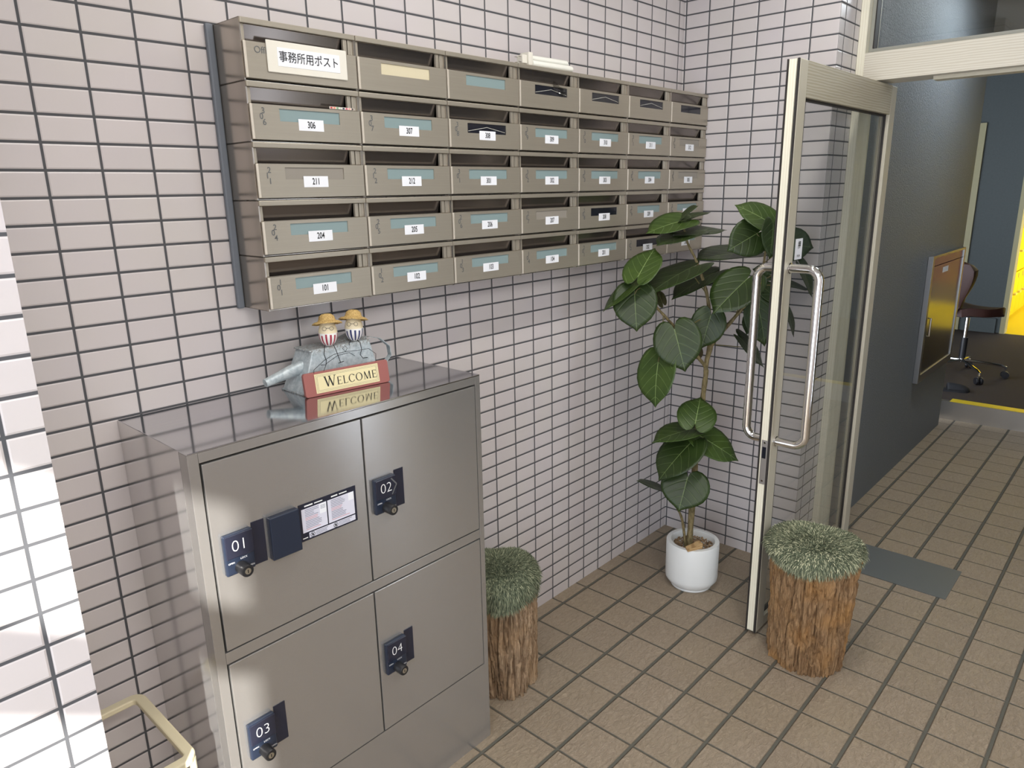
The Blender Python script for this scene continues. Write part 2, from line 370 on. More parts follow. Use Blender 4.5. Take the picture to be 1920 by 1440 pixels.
struct('ceiling_corridor', MB().box(.31, 5.6, -3.3, 1.6, H, H + .1), DARKCEIL)
struct('wall_grey', MB().box(.27, 2.45, -.603, -.45, 0, H), GREYWALL)
struct('wall_corridor_right', MB().box(.27, 2.66, -3.3, -3.15, 0, H), GREYWALL)
mb = MB().box(2.64, 5.5, -3.3, 1.6, -.1, .121)
struct('floor_inner_room', mb, BROWNFLOOR)
struct('trim_1', MB().box(2.615, 2.655, -3.3, -.40, 0, .124), brushed('step_steel', (.62, .59, .55), .3, amt=.1))
struct('trim_2', MB().box(2.62, 2.70, -3.3, -.62, .1245, .1265), YELLOWF)
mb = MB().box(5.5, 5.6, -.43, -.02, .121, H)
mb.box(5.5, 5.6, 1.0, 1.59, .121, H).box(5.5, 5.6, -.02, 1.0, 2.08, H).box(5.5, 5.6, -3.19, -1.75, .121, H).box(5.5, 5.6, -1.75, -.43, 2.05, H)
struct('wall_blue', mb, BLUEWALL)
struct('wall_inner_left', MB().box(2.45, 5.6, 1.6, 1.7, 0, H), BLUEWALL)
struct('wall_inner_right', MB().box(2.66, 5.6, -3.3, -3.2, .121, H), BLUEWALL)
struct('floor_yellow_room', MB().box(5.5, 9.1, -3.3, .2, .02, .122), YELLOWF)
struct('wall_yellow_room', MB().box(9.0, 9.1, -3.3, .2, .12, 2.6).box(5.6, 9.1, .1, .2, .12, 2.6), YELLOW)
struct('ceiling_yellow_room', MB().box(5.6, 9.1, -3.3, .2, 2.56, 2.66), CEIL)
# door frames in the blue wall
for i, (a, b) in enumerate((((-.43, -.36), 2.05), ((-.078, -.02), 2.08))):
    struct('door_%d' % (i + 2), MB().box(5.47, 5.61, a[0] - (.04 if i == 0 else 0), a[0] + (.0 if i == 0 else .062), .121, b), BEIGE)
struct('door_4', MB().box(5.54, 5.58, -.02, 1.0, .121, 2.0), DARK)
struct('trim_3', MB().box(5.47, 5.5, -.39, -.10, .121, .26), BLUEWALL)
# sealant bead down the left edge of the mailboxes
struct('trim_4', MB().box(-1.9985, -1.9812, -.012, -.0002, 1.297, 1.905), SEAL, bevel=.004)
# entrance glazing frame behind the camera: its rail cuts the sun patch in two
mb = MB()
for y in (-2.72, -2.60, PY - .06): pass
mb.box(ENT_X - .08, ENT_X - .02, -2.72, -2.648, 0, 2.315).box(ENT_X - .08, ENT_X - .02, PY - .10, PY, 0, 2.315)
mb.box(ENT_X - .08, ENT_X - .02, -2.648, PY - .10, 1.91, 2.03)
struct('window_1', mb, GRAIN_Y)

# ================================================================== MAILBOXES
MW, MHT, MD, MX0, MZ0 = .2824, .12095, .122, -1.981, 1.2990
def shared(name, fn):
    cache = {}
    def get(parent, key=0):
        if key in cache:
            o = cache[key].copy(); COL.objects.link(o); o.parent = parent
        else:
            o = fn(parent, key); cache[key] = o
        return o
    return get
def mk_body(p, key):
    m = MB(); t = .0015; W = MW - .0006; HH = MHT - .0012
    m.box(0, t, -MD + .012, 0, 0, HH); m.box(W - t, W, -MD + .012, 0, 0, HH)
    m.box(0, W, -MD + .012, 0, 0, t); m.box(0, W, -MD + .004, 0, HH - t, HH); m.box(0, W, -.003, 0, 0, HH)
    # front edge of the side sheets follows the slope seen from the left
    m.box(0, .003, -MD + .004, -MD + .012, 0, HH); m.box(W - .003, W, -MD + .004, -MD + .012, 0, HH)
    return m.build('body', CHAMP_SIDE, p)
def mk_rail(p, key):
    m = MB(); W = MW - .0012
    m.box(.0012, W, -MD, -MD + .012, MHT - .0125, MHT - .0012)
    # posts right and left of the slot
    m.box(.0035, .011, -MD + .006, -MD + .012, .0765, MHT - .0125)
    m.box(MW - .031, MW - .021, -MD + .004, -MD + .012, .0765, MHT - .0125)
    m.box(MW - .018, MW - .010, -MD + .005, -MD + .012, .0765, MHT - .0125)
    m.box(MW - .009, MW - .003, -MD + .007, -MD + .012, .0765, MHT - .0125)
    return m.build('slot_frame', CHAMP, p, bevel=.0012)
def mk_flap(p, key):
    m = MB(); a, b = .0112, MW - .0312
    yt, yb = -MD + .0125, -MD + .023
    m.add([(a, yt, MHT - .010), (b, yt, MHT - .010), (b, yb, .074), (a, yb, .074),
           (a, yt + .001, MHT - .010), (b, yt + .001, MHT - .010), (b, yb + .001, .074), (a, yb + .001, .074)],
          [(0, 1, 2, 3), (4, 7, 6, 5), (0, 4, 5, 1), (3, 2, 6, 7), (0, 3, 7, 4), (1, 5, 6, 2)])
    return m.build('flap', SLOT_IN, p)
DW = MW - .0026; D0 = .0014
WX0, WX1, WZ0, WZ1 = .070, .2235, .0430, .0685
def mk_door(p, key):
    m = MB(); zt, zb = .0765, .0035; yf, yb = -MD - .001, -MD + .010
    X0, X1 = D0 + .0055, D0 + DW - .001
    A = [(X0, yf, zb + .001), (X1, yf, zb + .001), (X1, yf, zt - .0012), (X0, yf, zt - .0012)]
    I = [(WX0, yf, WZ0), (WX1, yf, WZ0), (WX1, yf, WZ1), (WX0, yf, WZ1)]
    J = [(x, yf + .0028, z) for x, _, z in I]
    B = [(D0, yb - .003, zb), (D0 + DW, yb - .003, zb), (D0 + DW, yb - .003, zt), (D0, yb - .003, zt)]
    Bk = [(x, yb, z) for x, _, z in B]
    fs = []
    for k in range(4):
        n = (k + 1) % 4
        fs += [(k, n, 4 + n, 4 + k), (4 + k, 4 + n, 8 + n, 8 + k), (12 + k, 12 + n, n, k), (16 + k, 16 + n, 12 + n, 12 + k)]
    fs += [(16, 17, 18, 19)]
    m.add(A + I + J + B + Bk, fs)
    return m.build('door', CHAMP, p)
def mk_edge(p, key):
    m = MB(); m.box(D0 + .001, D0 + .0065, -MD - .0016, -MD + .002, .0045, .0755)
    return m.build('door_edge', CHAMP_LT, p, bevel=.001)
WMAT = {'t': TEAL, 'g': GREYWIN, 'c': CREAMWIN, 'd': DARKWIN}
def mk_win(p, key):
    m = MB(); m.box(WX0, WX1, -MD + .0012, -MD + .0022, WZ0, WZ1)
    return m.build('name_window', WMAT[key], p)
def mk_sticker(p, key):
    m = MB(); m.box(.1145, .1785, -MD - .0015, -MD - .0009, .0260, .0500)
    return m.build('number_sticker', PAPER, p)
body_g, rail_g, flap_g, door_g, edge_g, win_g, st_g = [shared('', f) for f in (mk_body, mk_rail, mk_flap, mk_door, mk_edge, mk_win, mk_sticker)]
NUMS = [['', '', '', '', '', '', ''],
        ['306', '307', '308', '309', '310', '311', '312'],
        ['211', '212', '301', '302', '303', '304', '305'],
        ['204', '205', '206', '207', '208', '209', '210'],
        ['101', '102', '103', '104', '201', '202', '203']]
WIN = ['xctdddd', 'ttdtttg', 'gtttttg', 'tttgdtt', 'tttttdt']
ROWN = ['top row', 'second row', 'middle row', 'fourth row', 'bottom row']
TOPL = ['top left steel mailbox with a big white Japanese name board on its door',
        'steel mailbox in the top row with a cream slip in its name window',
        'top row mailbox with a blank teal name window and no number',
        'top row mailbox with crumpled plastic behind its dark name window',
        'unnumbered top row mailbox directly above mailbox 310, dark name window',
        'unnumbered top row mailbox directly above mailbox 311, dark name window',
        'top right steel mailbox against the end wall with an empty black name window']
rnd = random.Random(3)
for r in range(5):
    for c in range(7):
        num = NUMS[r][c]; wk = WIN[r][c]
        desc = {'t': 'teal name window', 'g': 'greyish name window', 'd': 'dark name window'}.get(wk, '')
        lab = TOPL[c] if r == 0 else 'champagne steel mailbox with white sticker %s and %s, %s' % (num, desc, ROWN[r])
        p = thing('mailbox', lab, 'mailbox', (MX0 + c * MW, -.0005, MZ0 + (4 - r) * MHT), group='steel mailboxes on the tiled wall')
        body_g(p); rail_g(p); flap_g(p)
        door_g(p); edge_g(p)
        if wk != 'x': win_g(p, wk)
        else: win_g(p, 'd')
        if num:
            st_g(p)
            t = text_mb([(num, .1465, .0380, .0200, .68, 0, .0003)])
            t.build('number_lettering', INK, p, xf=Matrix.Translation((0, -MD - .0016, 0)))
            t = text_mb([(num[0], .0315, .0620, .0175, 1.0, .0, .0002), (num[1], .0265, .0505, .0175, 1.0, .0, .0002), (num[2], .0325, .0390, .0175, 1.0, .0, .0002)])
            t.build('etched_number', ETCH, p, xf=Matrix.Translation((0, -MD - .0012, 0)))
        elif c == 0:
            t = text_mb([('Office', .048, .0600, .0190, 1.0)])
            t.build('etched_number', ETCH, p, xf=Matrix.Translation((0, -MD - .0012, 0)))
            b = MB().box(.052, .252, -MD - .0045, -MD - .0012, .0195, .0825).build('name_board', PAPER2, p, bevel=.0015)
            b2 = MB().box(.076, .232, -MD - .0051, -MD - .0044, .0330, .0700).build('name_strip', PAPER, b)
            t = text_mb([('事務所用ポスト', .154, .0510, .0235, .92, 0, .0001)])
            t.build('name_lettering', INK, b, xf=Matrix.Translation((0, -MD - .0053, 0)))
        if r == 0 and c in (3, 4, 5) or num in ('308',):
            # the folded sheet seen through the open window: two thin creases
            m = MB(); y = -MD + .0009
            for (xa, za, xb, zb) in ((WX0 + .004, .048, .147, .060), (.147, .060, WX1 - .004, .049)):
                m.tube([(xa, y, za), (xb, y, zb)], .0006, 4)
            m.build('paper_crease', PAPER2, p)
# leaflet in the slot of 306, plastic scrap in the top slot
m = MB(); lx = MX0 + .200
m.box(lx, lx + .068, -MD + .001, -MD + .0018, MZ0 + 3 * MHT + .0770, MZ0 + 3 * MHT + .0820)
lf = m.build('leaflet', PAPER2); tag(lf, 'thin leaflet with coloured dots sticking out of mailbox 306', 'leaflet')
for i, cc in enumerate(((190, 60, 60), (230, 140, 110), (120, 160, 120), (200, 200, 190), (70, 70, 90), (200, 90, 110), (220, 150, 140), (80, 60, 60))):
    MB().box(lx + .002 + i * .0083, lx + .0075 + i * .0083, -MD + .0005, -MD + .0011, MZ0 + 3 * MHT + .0777, MZ0 + 3 * MHT + .0813).build('coloured_dot', new_mat('dot_%d' % i, srgb(*cc), .6), lf)
m = MB(); random.seed(5); sx, sz = MX0 + 3 * MW + .150, MZ0 + 4 * MHT + .062
vs = []; fs = []
for i in range(6):
    for j in range(5):
        vs.append((sx + i * .012 + random.uniform(-.003, .003), -MD - .004 + random.uniform(-.003, .002), sz + j * .006 + random.uniform(-.003, .003) - i * .004))
for i in range(5):
    for j in range(4): fs.append((i * 5 + j, i * 5 + 5 + j, i * 5 + 6 + j, i * 5 + 1 + j))
m.add(vs, fs)
sc_ = m.build('plastic_scrap', glass_mat('clear_plastic', (.75, .75, .74)));
so = sc_.modifiers.new('thick', 'SOLIDIFY'); so.thickness = .0006
tag(sc_, 'crumpled clear plastic scrap caught in a top row mailbox', 'plastic')

# compact fluorescent bulb lying on top
BZ = MZ0 + 5 * MHT
t = thing('fluorescent_bulb', 'white twin-tube fluorescent bulb lying on top of the mailboxes', 'light bulb', (-1.06, -.080, BZ), rz=-.06)
BW = new_mat('bulb_glass_white', srgb(236, 236, 226), .25)
m = MB()
m.box(0, .018, -.018, .018, .004, .040); m.box(-.020, 0, -.012, .012, .008, .032)
m.build('bulb_base', PAPER2, t, bevel=.002)
for y, z in ((-.010, .0105), (.010, .0285)):
    MB().tube([(.018, y, z), (.19, y, z), (.1985, y, z), (.2, y, z)], [.0098, .0098, .008, .003], 14).build('tube', BW, t)
m = MB()
for y in (-.008, .008):
    for z in (.012, .026): m.tube([(-.033, y, z), (-.019, y, z)], .0014, 6)
m.build('pin', CHROME, t)

# ================================================================== PARCEL LOCKER
LX0, LX1, LF, LT = -2.290, -1.535, -.330, 1.098
L = thing('parcel_locker', 'brushed stainless steel parcel locker with four numbered doors against the tiles', 'locker', ((LX0 + LX1) / 2, -.16, 0))
OFF = Matrix.Translation((-(LX0 + LX1) / 2, .16, 0))
def lpart(mb, name, mat, parent=None, bevel=0): return mb.build(name, mat, parent or L, bevel, xf=OFF)
lpart(MB().box(LX0, LX0 + .012, LF + .0345, -.001, .0, LT - .002), 'side_panel', STEEL_SIDE)
lpart(MB().box(LX1 - .012, LX1, LF + .0345, -.001, .0, LT - .002), 'side_panel', STEEL_SIDE)
lpart(MB().box(LX0, LX1, LF, -.001, LT - .003, LT), 'top_panel', STEEL_TOP, bevel=.001)
m = MB().box(LX0 + .013, LX1 - .013, LF + .035, -.002, .01, LT - .02)
lpart(m, 'inner_case', DARK)
m = MB()
m.box(LX0, LX0 + .0205, LF, LF + .034, 0, LT - .003)
m.box(LX1 - .0165, LX1, LF, LF + .034, 0, LT - .003)
m.box(LX0 + .0208, LX1 - .0168, LF, LF + .034, LT - .023, LT - .0032)
m.box(LX0 + .0208, LX1 - .0168, LF, LF + .034, .645, .6705)
lpart(m, 'front_frame', STEEL_PLAIN if False else STEEL, bevel=.0008)
lpart(MB().box(LX0 + .0208, LX1 - .0168, LF, LF + .030, 0, .2515), 'kick_panel', STEEL)
DOORS = [('01', -2.2658, -1.9090, .6740, 1.0710, -2.2500, .8350),
         ('02', -1.9050, -1.5545, .6740, 1.0710, -1.8920, .8360),
         ('03', -2.2658, -1.9090, .2550, .6415, -2.2500, .4060),
         ('04', -1.9050, -1.5545, .2550, .6415, -1.8920, .4100)]
SILV = new_mat('key_barrel', (.6, .58, .5), .3, 1.0)
for n, x0, x1, z0, z1, px, pz in DOORS:
    d = lpart(MB().box(x0, x1, LF - .0012, LF + .02, z0, z1), 'door', STEEL, bevel=.0012)
    if n: d['label'] = 'locker door numbered ' + n
    y = LF - .0012
    lpart(MB().box(px, px + .060, y - .011, y, pz, pz + .086), 'lock_plate', NAVY, d, bevel=.003)
    lpart(MB().box(px + .002, px + .060, y - .0135, y - .0105, pz + .036, pz + .084), 'number_plate', NAVY2, d, bevel=.0015)
    lpart(MB().box(px + .0635, px + .091, y - .0012, y, pz - .002, pz + .091), 'sensor_strip', NAVY2, d, bevel=.001)
    t = text_mb([(n, px + .030, pz + .060, .034, 1.0, 0, -.0006)])
    t.v = [(a, b + y - .0138, c) for a, b, c in t.v]
    lpart(t, 'door_number', WHITE, d)
    t = text_mb([('LOCK', px + .037, pz + .0305, .0055, 1.0), ('OPEN', px + .011, pz + .0265, .0050, 1.0), ('OPEN', px + .051, pz + .0085, .0050, 1.0)])
    t.v = [(a, b + y - .0112, c) for a, b, c in t.v]
    lpart(t, 'lock_lettering', WHITE, d)
    k = MB().lathe([(.0001, 0), (.0125, 0), (.0125, .0265), (.0115, .028), (.0062, .028)], (px + .029, y - .011 + .0, pz + .013), 28, axis='y')
    k.v = [(a, b, c) for a, b, c in k.v]
    lpart(k, 'lock_knob', BLACKM, d)
    k = MB().lathe([(.0063, 0), (.0063, .0284), (.0001, .0284)], (px + .029, y - .011, pz + .013), 20, axis='y')
    lpart(k, 'key_barrel', SILV, d)
    lpart(MB().box(px + .0282, px + .0298, y - .0400, y - .0391, pz + .0095, pz + .0165), 'keyhole', DARK, d)
    if n == '02':   # worn chevron mark across the plate
        m = MB(); yy = y - .0140
        for a, b in (((.045, .080), (.060, .062)), ((.060, .062), (.046, .040))):
            v = Vector((b[0] - a[0], 0, b[1] - a[1])).normalized() * .0016; nn = Vector((-v.z, 0, v.x))
            m.add([(px + a[0] + nn.x, yy, pz + a[1] + nn.z), (px + b[0] + nn.x, yy, pz + b[1] + nn.z), (px + b[0] - nn.x, yy, pz + b[1] - nn.z), (px + a[0] - nn.x, yy, pz + a[1] - nn.z)], [(0, 1, 2, 3)])
        lpart(m, 'worn_mark', ETCH, d)
    if n == '01':
        lpart(MB().box(-2.1535, -2.0865, y - .015, y, .8320, .9250), 'cover_box', NAVY, d, bevel=.002)
        # instruction sticker
        S0, S1, T0, T1 = -2.0805, -1.9365, .8400, .9245
        s = lpart(MB().box(S0, S1, y - .0008, y, T0, T1), 'instruction_sticker', NAVY2, d, bevel=.0005)
        def flat(rs, name, mat, yy):
            m = MB()
            for a, b, c, e in rs: m.box(a, b, yy, yy + .0002, c, e)
            return lpart(m, name, mat, d)
        yy = y - .0012
        flat([(S0 + .006, S0 + .067, T0 + .019, T1 - .012), (S0 + .070, S1 - .006, T0 + .019, T1 - .012), (S0 + .020, S1 - .006, T0 + .004, T0 + .016)], 'sticker_panel', new_mat('sticker_lilac', srgb(214, 214, 226), .5), yy)
        flat([(S0 + .050, S0 + .066, T1 - .035, T1 - .0125), (S1 - .021, S1 - .0065, T1 - .030, T1 - .0125)], 'sticker_picture', PAPER, yy - .0003)
        rr = random.Random(2); L1 = []; L2 = []
        for col0, wmax in ((S0 + .014, .034), (S0 + .078, .036)):
            for k in range(13):
                z = T1 - .015 - k * .0037
                if z < T0 + .021: break
                if k > 6: wm = wmax + .012
                else: wm = wmax
                (L2 if k in (5, 6, 12) else L1).append((col0, col0 + wm * rr.uniform(.6, 1), z - .0010, z))
        for k in range(3):
            z = T0 + .0140 - k * .0033
            L1.append((S0 + .036, S0 + .036 + rr.uniform(.025, .034), z - .001, z)); L1.append((S0 + .094, S0 + .094 + rr.uniform(.028, .04), z - .001, z))
        for a in range(4):
            for b in range(3): L1.append((S0 + .0525 + a * .003, S0 + .0543 + a * .003, T1 - .018 - b * .0032, T1 - .0163 - b * .0032))
        flat(L1, 'sticker_text_lines', new_mat('grey_ink', srgb(110, 112, 124), .6), yy - .0004)
        flat(L2, 'sticker_red_lines', new_mat('red_ink', srgb(200, 130, 130), .6), yy - .0004)
        for hd in [(S0 + .014, S0 + .034, T1 - .0078, T1 - .0048), (S0 + .038, S0 + .058, T1 - .0075, T1 - .0052), (S0 + .080, S0 + .096, T1 - .0078, T1 - .0048), (S0 + .100, S0 + .120, T1 - .0075, T1 - .0052), (S0 + .004, S0 + .016, T0 + .006, T0 + .008)]: flat([hd], 'sticker_heading', WHITE, yy - .0004)
        m = MB()
        for cx in (S0 + .028, S0 + .086):
            ring = [(cx + .0052 * math.cos(w * math.pi / 12), yy - .0006, T0 + .010 + .0052 * math.sin(w * math.pi / 12)) for w in range(25)]
            m.tube(ring, .0005, 4, cap=False)
            m.tube([(cx - .0035, yy - .0006, T0 + .0135), (cx + .0035, yy - .0006, T0 + .0065)], .0004, 4)
            m.box(cx - .0015, cx + .0018, yy - .0006, yy - .0003, T0 + .0072, T0 + .0122)
        lpart(m, 'prohibition_icon', INK, d)

# ================================================================== ORNAMENTS ON THE LOCKER
GALV = new_mat('galvanised_iron', srgb(150, 162, 166), .45, .25); g = NG(GALV)
P_, X_ = g.pos()
n_ = g.noise(P_, 90, 4, .65); n2_ = g.noise(P_, 240, 3, .7)
zr = g.math('ADD', g.ramp(X_[2], 1.183, 1.199), g.math('SUBTRACT', 1.0, g.ramp(X_[2], LT, LT + .007)))
rust = g.math('MULTIPLY', g.ramp(n2_, .45, .6), g.math('MULTIPLY', zr, .8))
g.set('Base Color', g.mix(rust, g.mix(g.ramp(n_, .35, .65), srgb(160, 172, 177), srgb(196, 205, 207)), srgb(112, 92, 70)))
g.bump(n_, .2, .002)
T = LT
wc = thing('watering_can', 'small galvanised iron watering can with rust marks on the parcel locker', 'watering can', (-1.815, -.105, T))
def frus(x0, x1, y0, y1, X0, X1, Y0, Y1, z0, z1):
    return MB().add([(x0, y0, z0), (x1, y0, z0), (x1, y1, z0), (x0, y1, z0), (X0, Y0, z1), (X1, Y0, z1), (X1, Y1, z1), (X0, Y1, z1)],
                    [(0, 3, 2, 1), (4, 5, 6, 7), (0, 1, 5, 4), (1, 2, 6, 5), (2, 3, 7, 6), (3, 0, 4, 7)])
frus(-.120, .105, -.046, .046, -.080, .085, -.035, .035, .002, .0985).build('body', GALV, wc, bevel=.003)
m = frus(-.087, .087, -.035, .035, -.087, .087, -.035, .035, .0965, .1000); m.v += []
m.box(-.122, .107, -.048, .048, 0, .004)
m.build('rim', GALV, wc, bevel=.001)
frus(.020, .085, -.004, .036, .066, .085, .022, .036, .0985, .113).build('half_lid', GALV, wc, bevel=.002)
MB().tube([(-.078, 0, .060), (-.12, .0, .052), (-.188, .0, .037)], [.017, .0145, .0095], 20).build('spout', GALV, wc)
hp = [(.075, 0, .100), (.105, 0, .100), (.140, 0, .090), (.168, 0, .066), (.172, 0, .040), (.150, 0, .020), (.105, 0, .010)]
m = MB()
for i in range(len(hp) - 1):
    a, b = Vector(hp[i]), Vector(hp[i + 1]); n = Vector((-(b - a).z, 0, (b - a).x)).normalized() * .0009
    m.add([(p + q).to_tuple() for p in (a, b) for q in (n + Vector((0, -.007, 0)), n + Vector((0, .007, 0)), -n + Vector((0, .007, 0)), -n + Vector((0, -.007, 0)))],
          [(0, 1, 5, 4), (1, 2, 6, 5), (2, 3, 7, 6), (3, 0, 4, 7), (0, 3, 2, 1), (4, 5, 6, 7)])
m.build('handle', GALV, wc)

STRAW = new_mat('straw', srgb(200, 165, 95), .7); g = NG(STRAW); P_, X_ = g.obj()
n_ = g.noise(g.mapping(P_, (1, 1, 2)), 400, 3, .7); g.set('Base Color', g.mix(g.ramp(n_, .35, .65), srgb(150, 112, 55), srgb(226, 196, 128))); g.bump(n_, .6, .002)
def egg_mat(name, c):
    m = new_mat(name, srgb(232, 222, 198), .5); g = NG(m); P, X = g.obj()
    ang = g.math('ARCTAN2', X[0], g.math('MULTIPLY', X[1], -1.0))
    s = g.math('ABSOLUTE', g.math('SUBTRACT', g.math('FRACT', g.math('DIVIDE', ang, .50)), .5))
    wob = g.math('MULTIPLY', g.math('SINE', g.math('MULTIPLY', g.math('FLOOR', g.math('DIVIDE', ang, .5)), 2.3)), .002)
    st = g.math('MULTIPLY', g.math('LESS_THAN', s, .21), g.math('LESS_THAN', g.math('ADD', X[2], wob), .031))
    st = g.math('MULTIPLY', st, g.math('GREATER_THAN', X[2], .004))
    low = g.math('LESS_THAN', X[2], .034)
    base = g.mix(low, srgb(228, 214, 180), srgb(232, 230, 226))
    g.set('Base Color', g.mix(st, base, c))
    return m
WIRE = new_mat('black_wire', (.012, .012, .012), .4, .6)
def egg_man(x, y, z, em, lab, legs, hat_tilt, roll):
    t = thing('egg_figurine', lab, 'figurine', (x, y, z), rz=roll, group='egg figurines on the watering can')
    prof = []
    for k in range(25):
        a = math.pi * k / 24; zz = .0335 - .0335 * math.cos(a); rr = .0222 * math.sin(a) * (1.06 - .12 * math.cos(a) * -1 if False else 1.0 + .07 * math.cos(a))
        prof.append((max(rr, .0001), zz))
    MB().lathe(prof, seg=40).build('body', em, t)
    h = MB().lathe([(.0001, .0215), (.011, .0205), (.0175, .0155), (.0205, .0065), (.0225, .0040), (.030, .0022), (.0352, -.0020), (.0358, -.0027), (.0352, -.0036), (.030, .0006), (.0190, .002)], seg=40)
    rr = random.Random(int(x * 1000))
    h.v = [(a * (1 + rr.uniform(-.02, .02)), b * (1 + rr.uniform(-.02, .02)), c + rr.uniform(-.0008, .0008)) for a, b, c in h.v]
    R = Matrix.Translation((0, .003, .0565)) @ Matrix.Rotation(hat_tilt, 4, 'Y') @ Matrix.Rotation(-.24, 4, 'X')
    h.build('straw_hat', STRAW, t, xf=R)
    m = MB()
    for s in (-1, 1):
        cx, cz = s * .0085, .0465
        yr = -.0215
        m.tube([(cx + .0046 * math.cos(w * math.pi / 10), yr, cz + .0046 * math.sin(w * math.pi / 10)) for w in range(21)], .0004, 5, cap=False)
    m.tube([(-.004, -.0218, .0475), (.004, -.0218, .0475)], .0004, 5)
    m.build('spectacles', WIRE, t)
    for pts in legs: MB().tube(pts, .0009, 6).build('leg', WIRE, t)
top = T + .0985
egg_man(-1.8405, -.128, top + .001, egg_mat('egg_red', srgb(160, 40, 60)), 'egg figurine with red stripes and straw hat, left of the pair', 
        [[(-.010, -.018, .006), (-.012, -.030, .002), (-.014, -.036, -.012), (-.010, -.040, -.026), (-.012, -.041, -.036), (-.024, -.043, -.035)],
         [(.010, -.018, .006), (.012, -.030, .003), (.016, -.036, -.010), (.022, -.041, -.032), (.017, -.043, -.034), (.030, -.044, -.030)]], -.03, -.55)
egg_man(-1.7655, -.128, top + .001, egg_mat('egg_blue', srgb(40, 48, 100)), 'egg figurine with blue stripes and straw hat, right of the pair',
        [[(.008, -.018, .006), (.016, -.028, .002), (.020, -.036, -.014), (.016, -.040, -.026), (.022, -.043, -.034), (.034, -.044, -.033)],
         [(-.008, -.018, .004), (-.010, -.026, .002), (-.010, -.030, -.004)]], .05, -.75)

# welcome sign
RED = new_mat('dusty_red_board', srgb(152, 92, 86), .6)
sg = thing('welcome_sign', 'dusty red WELCOME board with cream label leaning on the watering can', 'sign', (-1.8345, -.188, T), rz=-.13)
TILT = Matrix.Rotation(-.16, 4, 'X')
m = MB(); poly = []
for cx, cz, a0 in ((.1045, .050, 0), (-.1045, .050, 90), (-.1045, .006, 180), (.1045, .006, 270)):
    for k in range(5):
        a = math.radians(a0 + k * 22.5); poly.append((cx + .006 * math.cos(a), cz + .006 * math.sin(a)))
m.prism(poly, -.005, .005); m.build('board', RED, sg, xf=TILT, bevel=.001)
MB().box(-.084, .082, -.0058, -.0048, .0060, .0510).build('label', new_mat('cream_label', srgb(226, 214, 168), .55), sg, xf=TILT)
m = MB()
for o_ in (.0030, .0060):
    a, b, c, d = -.084 + o_, .082 - o_, .0060 + o_, .0510 - o_; q = .0004
    for bx in ((a, b, c, c + q), (a, b, d - q, d), (a, a + q, c, d), (b - q, b, c, d)): m.box(bx[0], bx[1], -.0061, -.0057, bx[2], bx[3])
m.build('label_border', ETCH, sg, xf=TILT)
# serif capitals
def letter(ch, x, h, mb):
    z0, y = .0180, -.0064
    def q(p): mb.add([(x + a * h, y, z0 + b * h) for a, b in p], [tuple(range(len(p)))])
    def st(ax, az, bx, bz, w): q([(ax - w / 2, az), (ax + w / 2, az), (bx + w / 2, bz), (bx - w / 2, bz)])
    def sf(cx, z, w=.26): q([(cx - w / 2, z), (cx + w / 2, z), (cx + w / 2, z + .035), (cx - w / 2, z + .035)])
    def ring(cx, rx, a0, a1):
        n = 28
        for i in range(n):
            A, B = math.radians(a0 + (a1 - a0) * i / n), math.radians(a0 + (a1 - a0) * (i + 1) / n)
            o1 = (cx + rx * math.cos(A), .5 + .52 * math.sin(A)); o2 = (cx + rx * math.cos(B), .5 + .52 * math.sin(B))
            tx = rx - .14
            i1 = (cx + tx * math.cos(A), .5 + .47 * math.sin(A)); i2 = (cx + tx * math.cos(B), .5 + .47 * math.sin(B))
            q([i1, o1, o2, i2])
    if ch == 'W':
        st(.10, 1, .36, 0, .14); st(.62, 1, .36, 0, .06); st(.55, 1, .86, 0, .14); st(1.14, 1, .86, 0, .06)
        sf(.10, .965); sf(.58, .965, .3); sf(1.14, .965); return 1.26
    if ch == 'E':
        st(.14, 0, .14, 1, .13); sf(.14, 0, .3)
        q([(.1, .95), (.62, .95), (.62, 1), (.1, 1)]); q([(.1, 0), (.66, 0), (.66, .05), (.1, .05)]); q([(.14, .48), (.5, .48), (.5, .53), (.14, .53)])
        q([(.59, .82), (.63, .82), (.63, 1), (.59, 1)]); q([(.63, 0), (.67, 0), (.69, .2), (.66, .2)]); q([(.48, .41), (.52, .41), (.52, .6), (.48, .6)]); return .76
    if ch == 'L':
        st(.14, 0, .14, 1, .13); sf(.14, .965, .3); q([(0, 0), (.62, 0), (.62, .05), (0, .05)]); q([(.59, 0), (.63, 0), (.65, .22), (.62, .22)]); return .70
    if ch == 'C':
        ring(.46, .46, 38, 322); q([(.80, .74), (.84, .74), (.84, .96), (.80, .96)]); return .92
    if ch == 'O':
        ring(.48, .48, 0, 360); return 1.02
    if ch == 'M':
        st(.14, 0, .20, 1, .06); st(.20, 1, .54, 0, .14); st(.88, 1, .54, 0, .06); st(.90, 1, .96, 0, .14)
        sf(.14, 0); sf(.96, 0, .3); return 1.16
m = MB(); cx = -.062
for ch, h in zip('WELCOME', (.0245, .0185, .0185, .0185, .0185, .0185, .0185)):
    cx += letter(ch, cx, h, m) * h + .0016
m.build('lettering', INK, sg, xf=TILT)
m = MB()
wp = [(-.084, -.004, .050), (-.082, -.006, .062), (-.055, -.010, .080), (-.030, -.012, .090), (0, -.012, .092), (.006, -.012, .100), (0, -.012, .106), (-.006, -.012, .100), (0, -.012, .092), (.03, -.012, .090), (.062, -.010, .090), (.082, -.006, .074), (.078, -.004, .050)]
m.tube(wp, .0006, 5)
m.tube([(-.060, -.004, .052), (-.050, -.008, .072), (-.02, -.01, .086), (.010, -.011, .088), (.024, -.009, .078)], .0006, 5)
m.build('wire_hanger', WIRE, sg, xf=TILT)
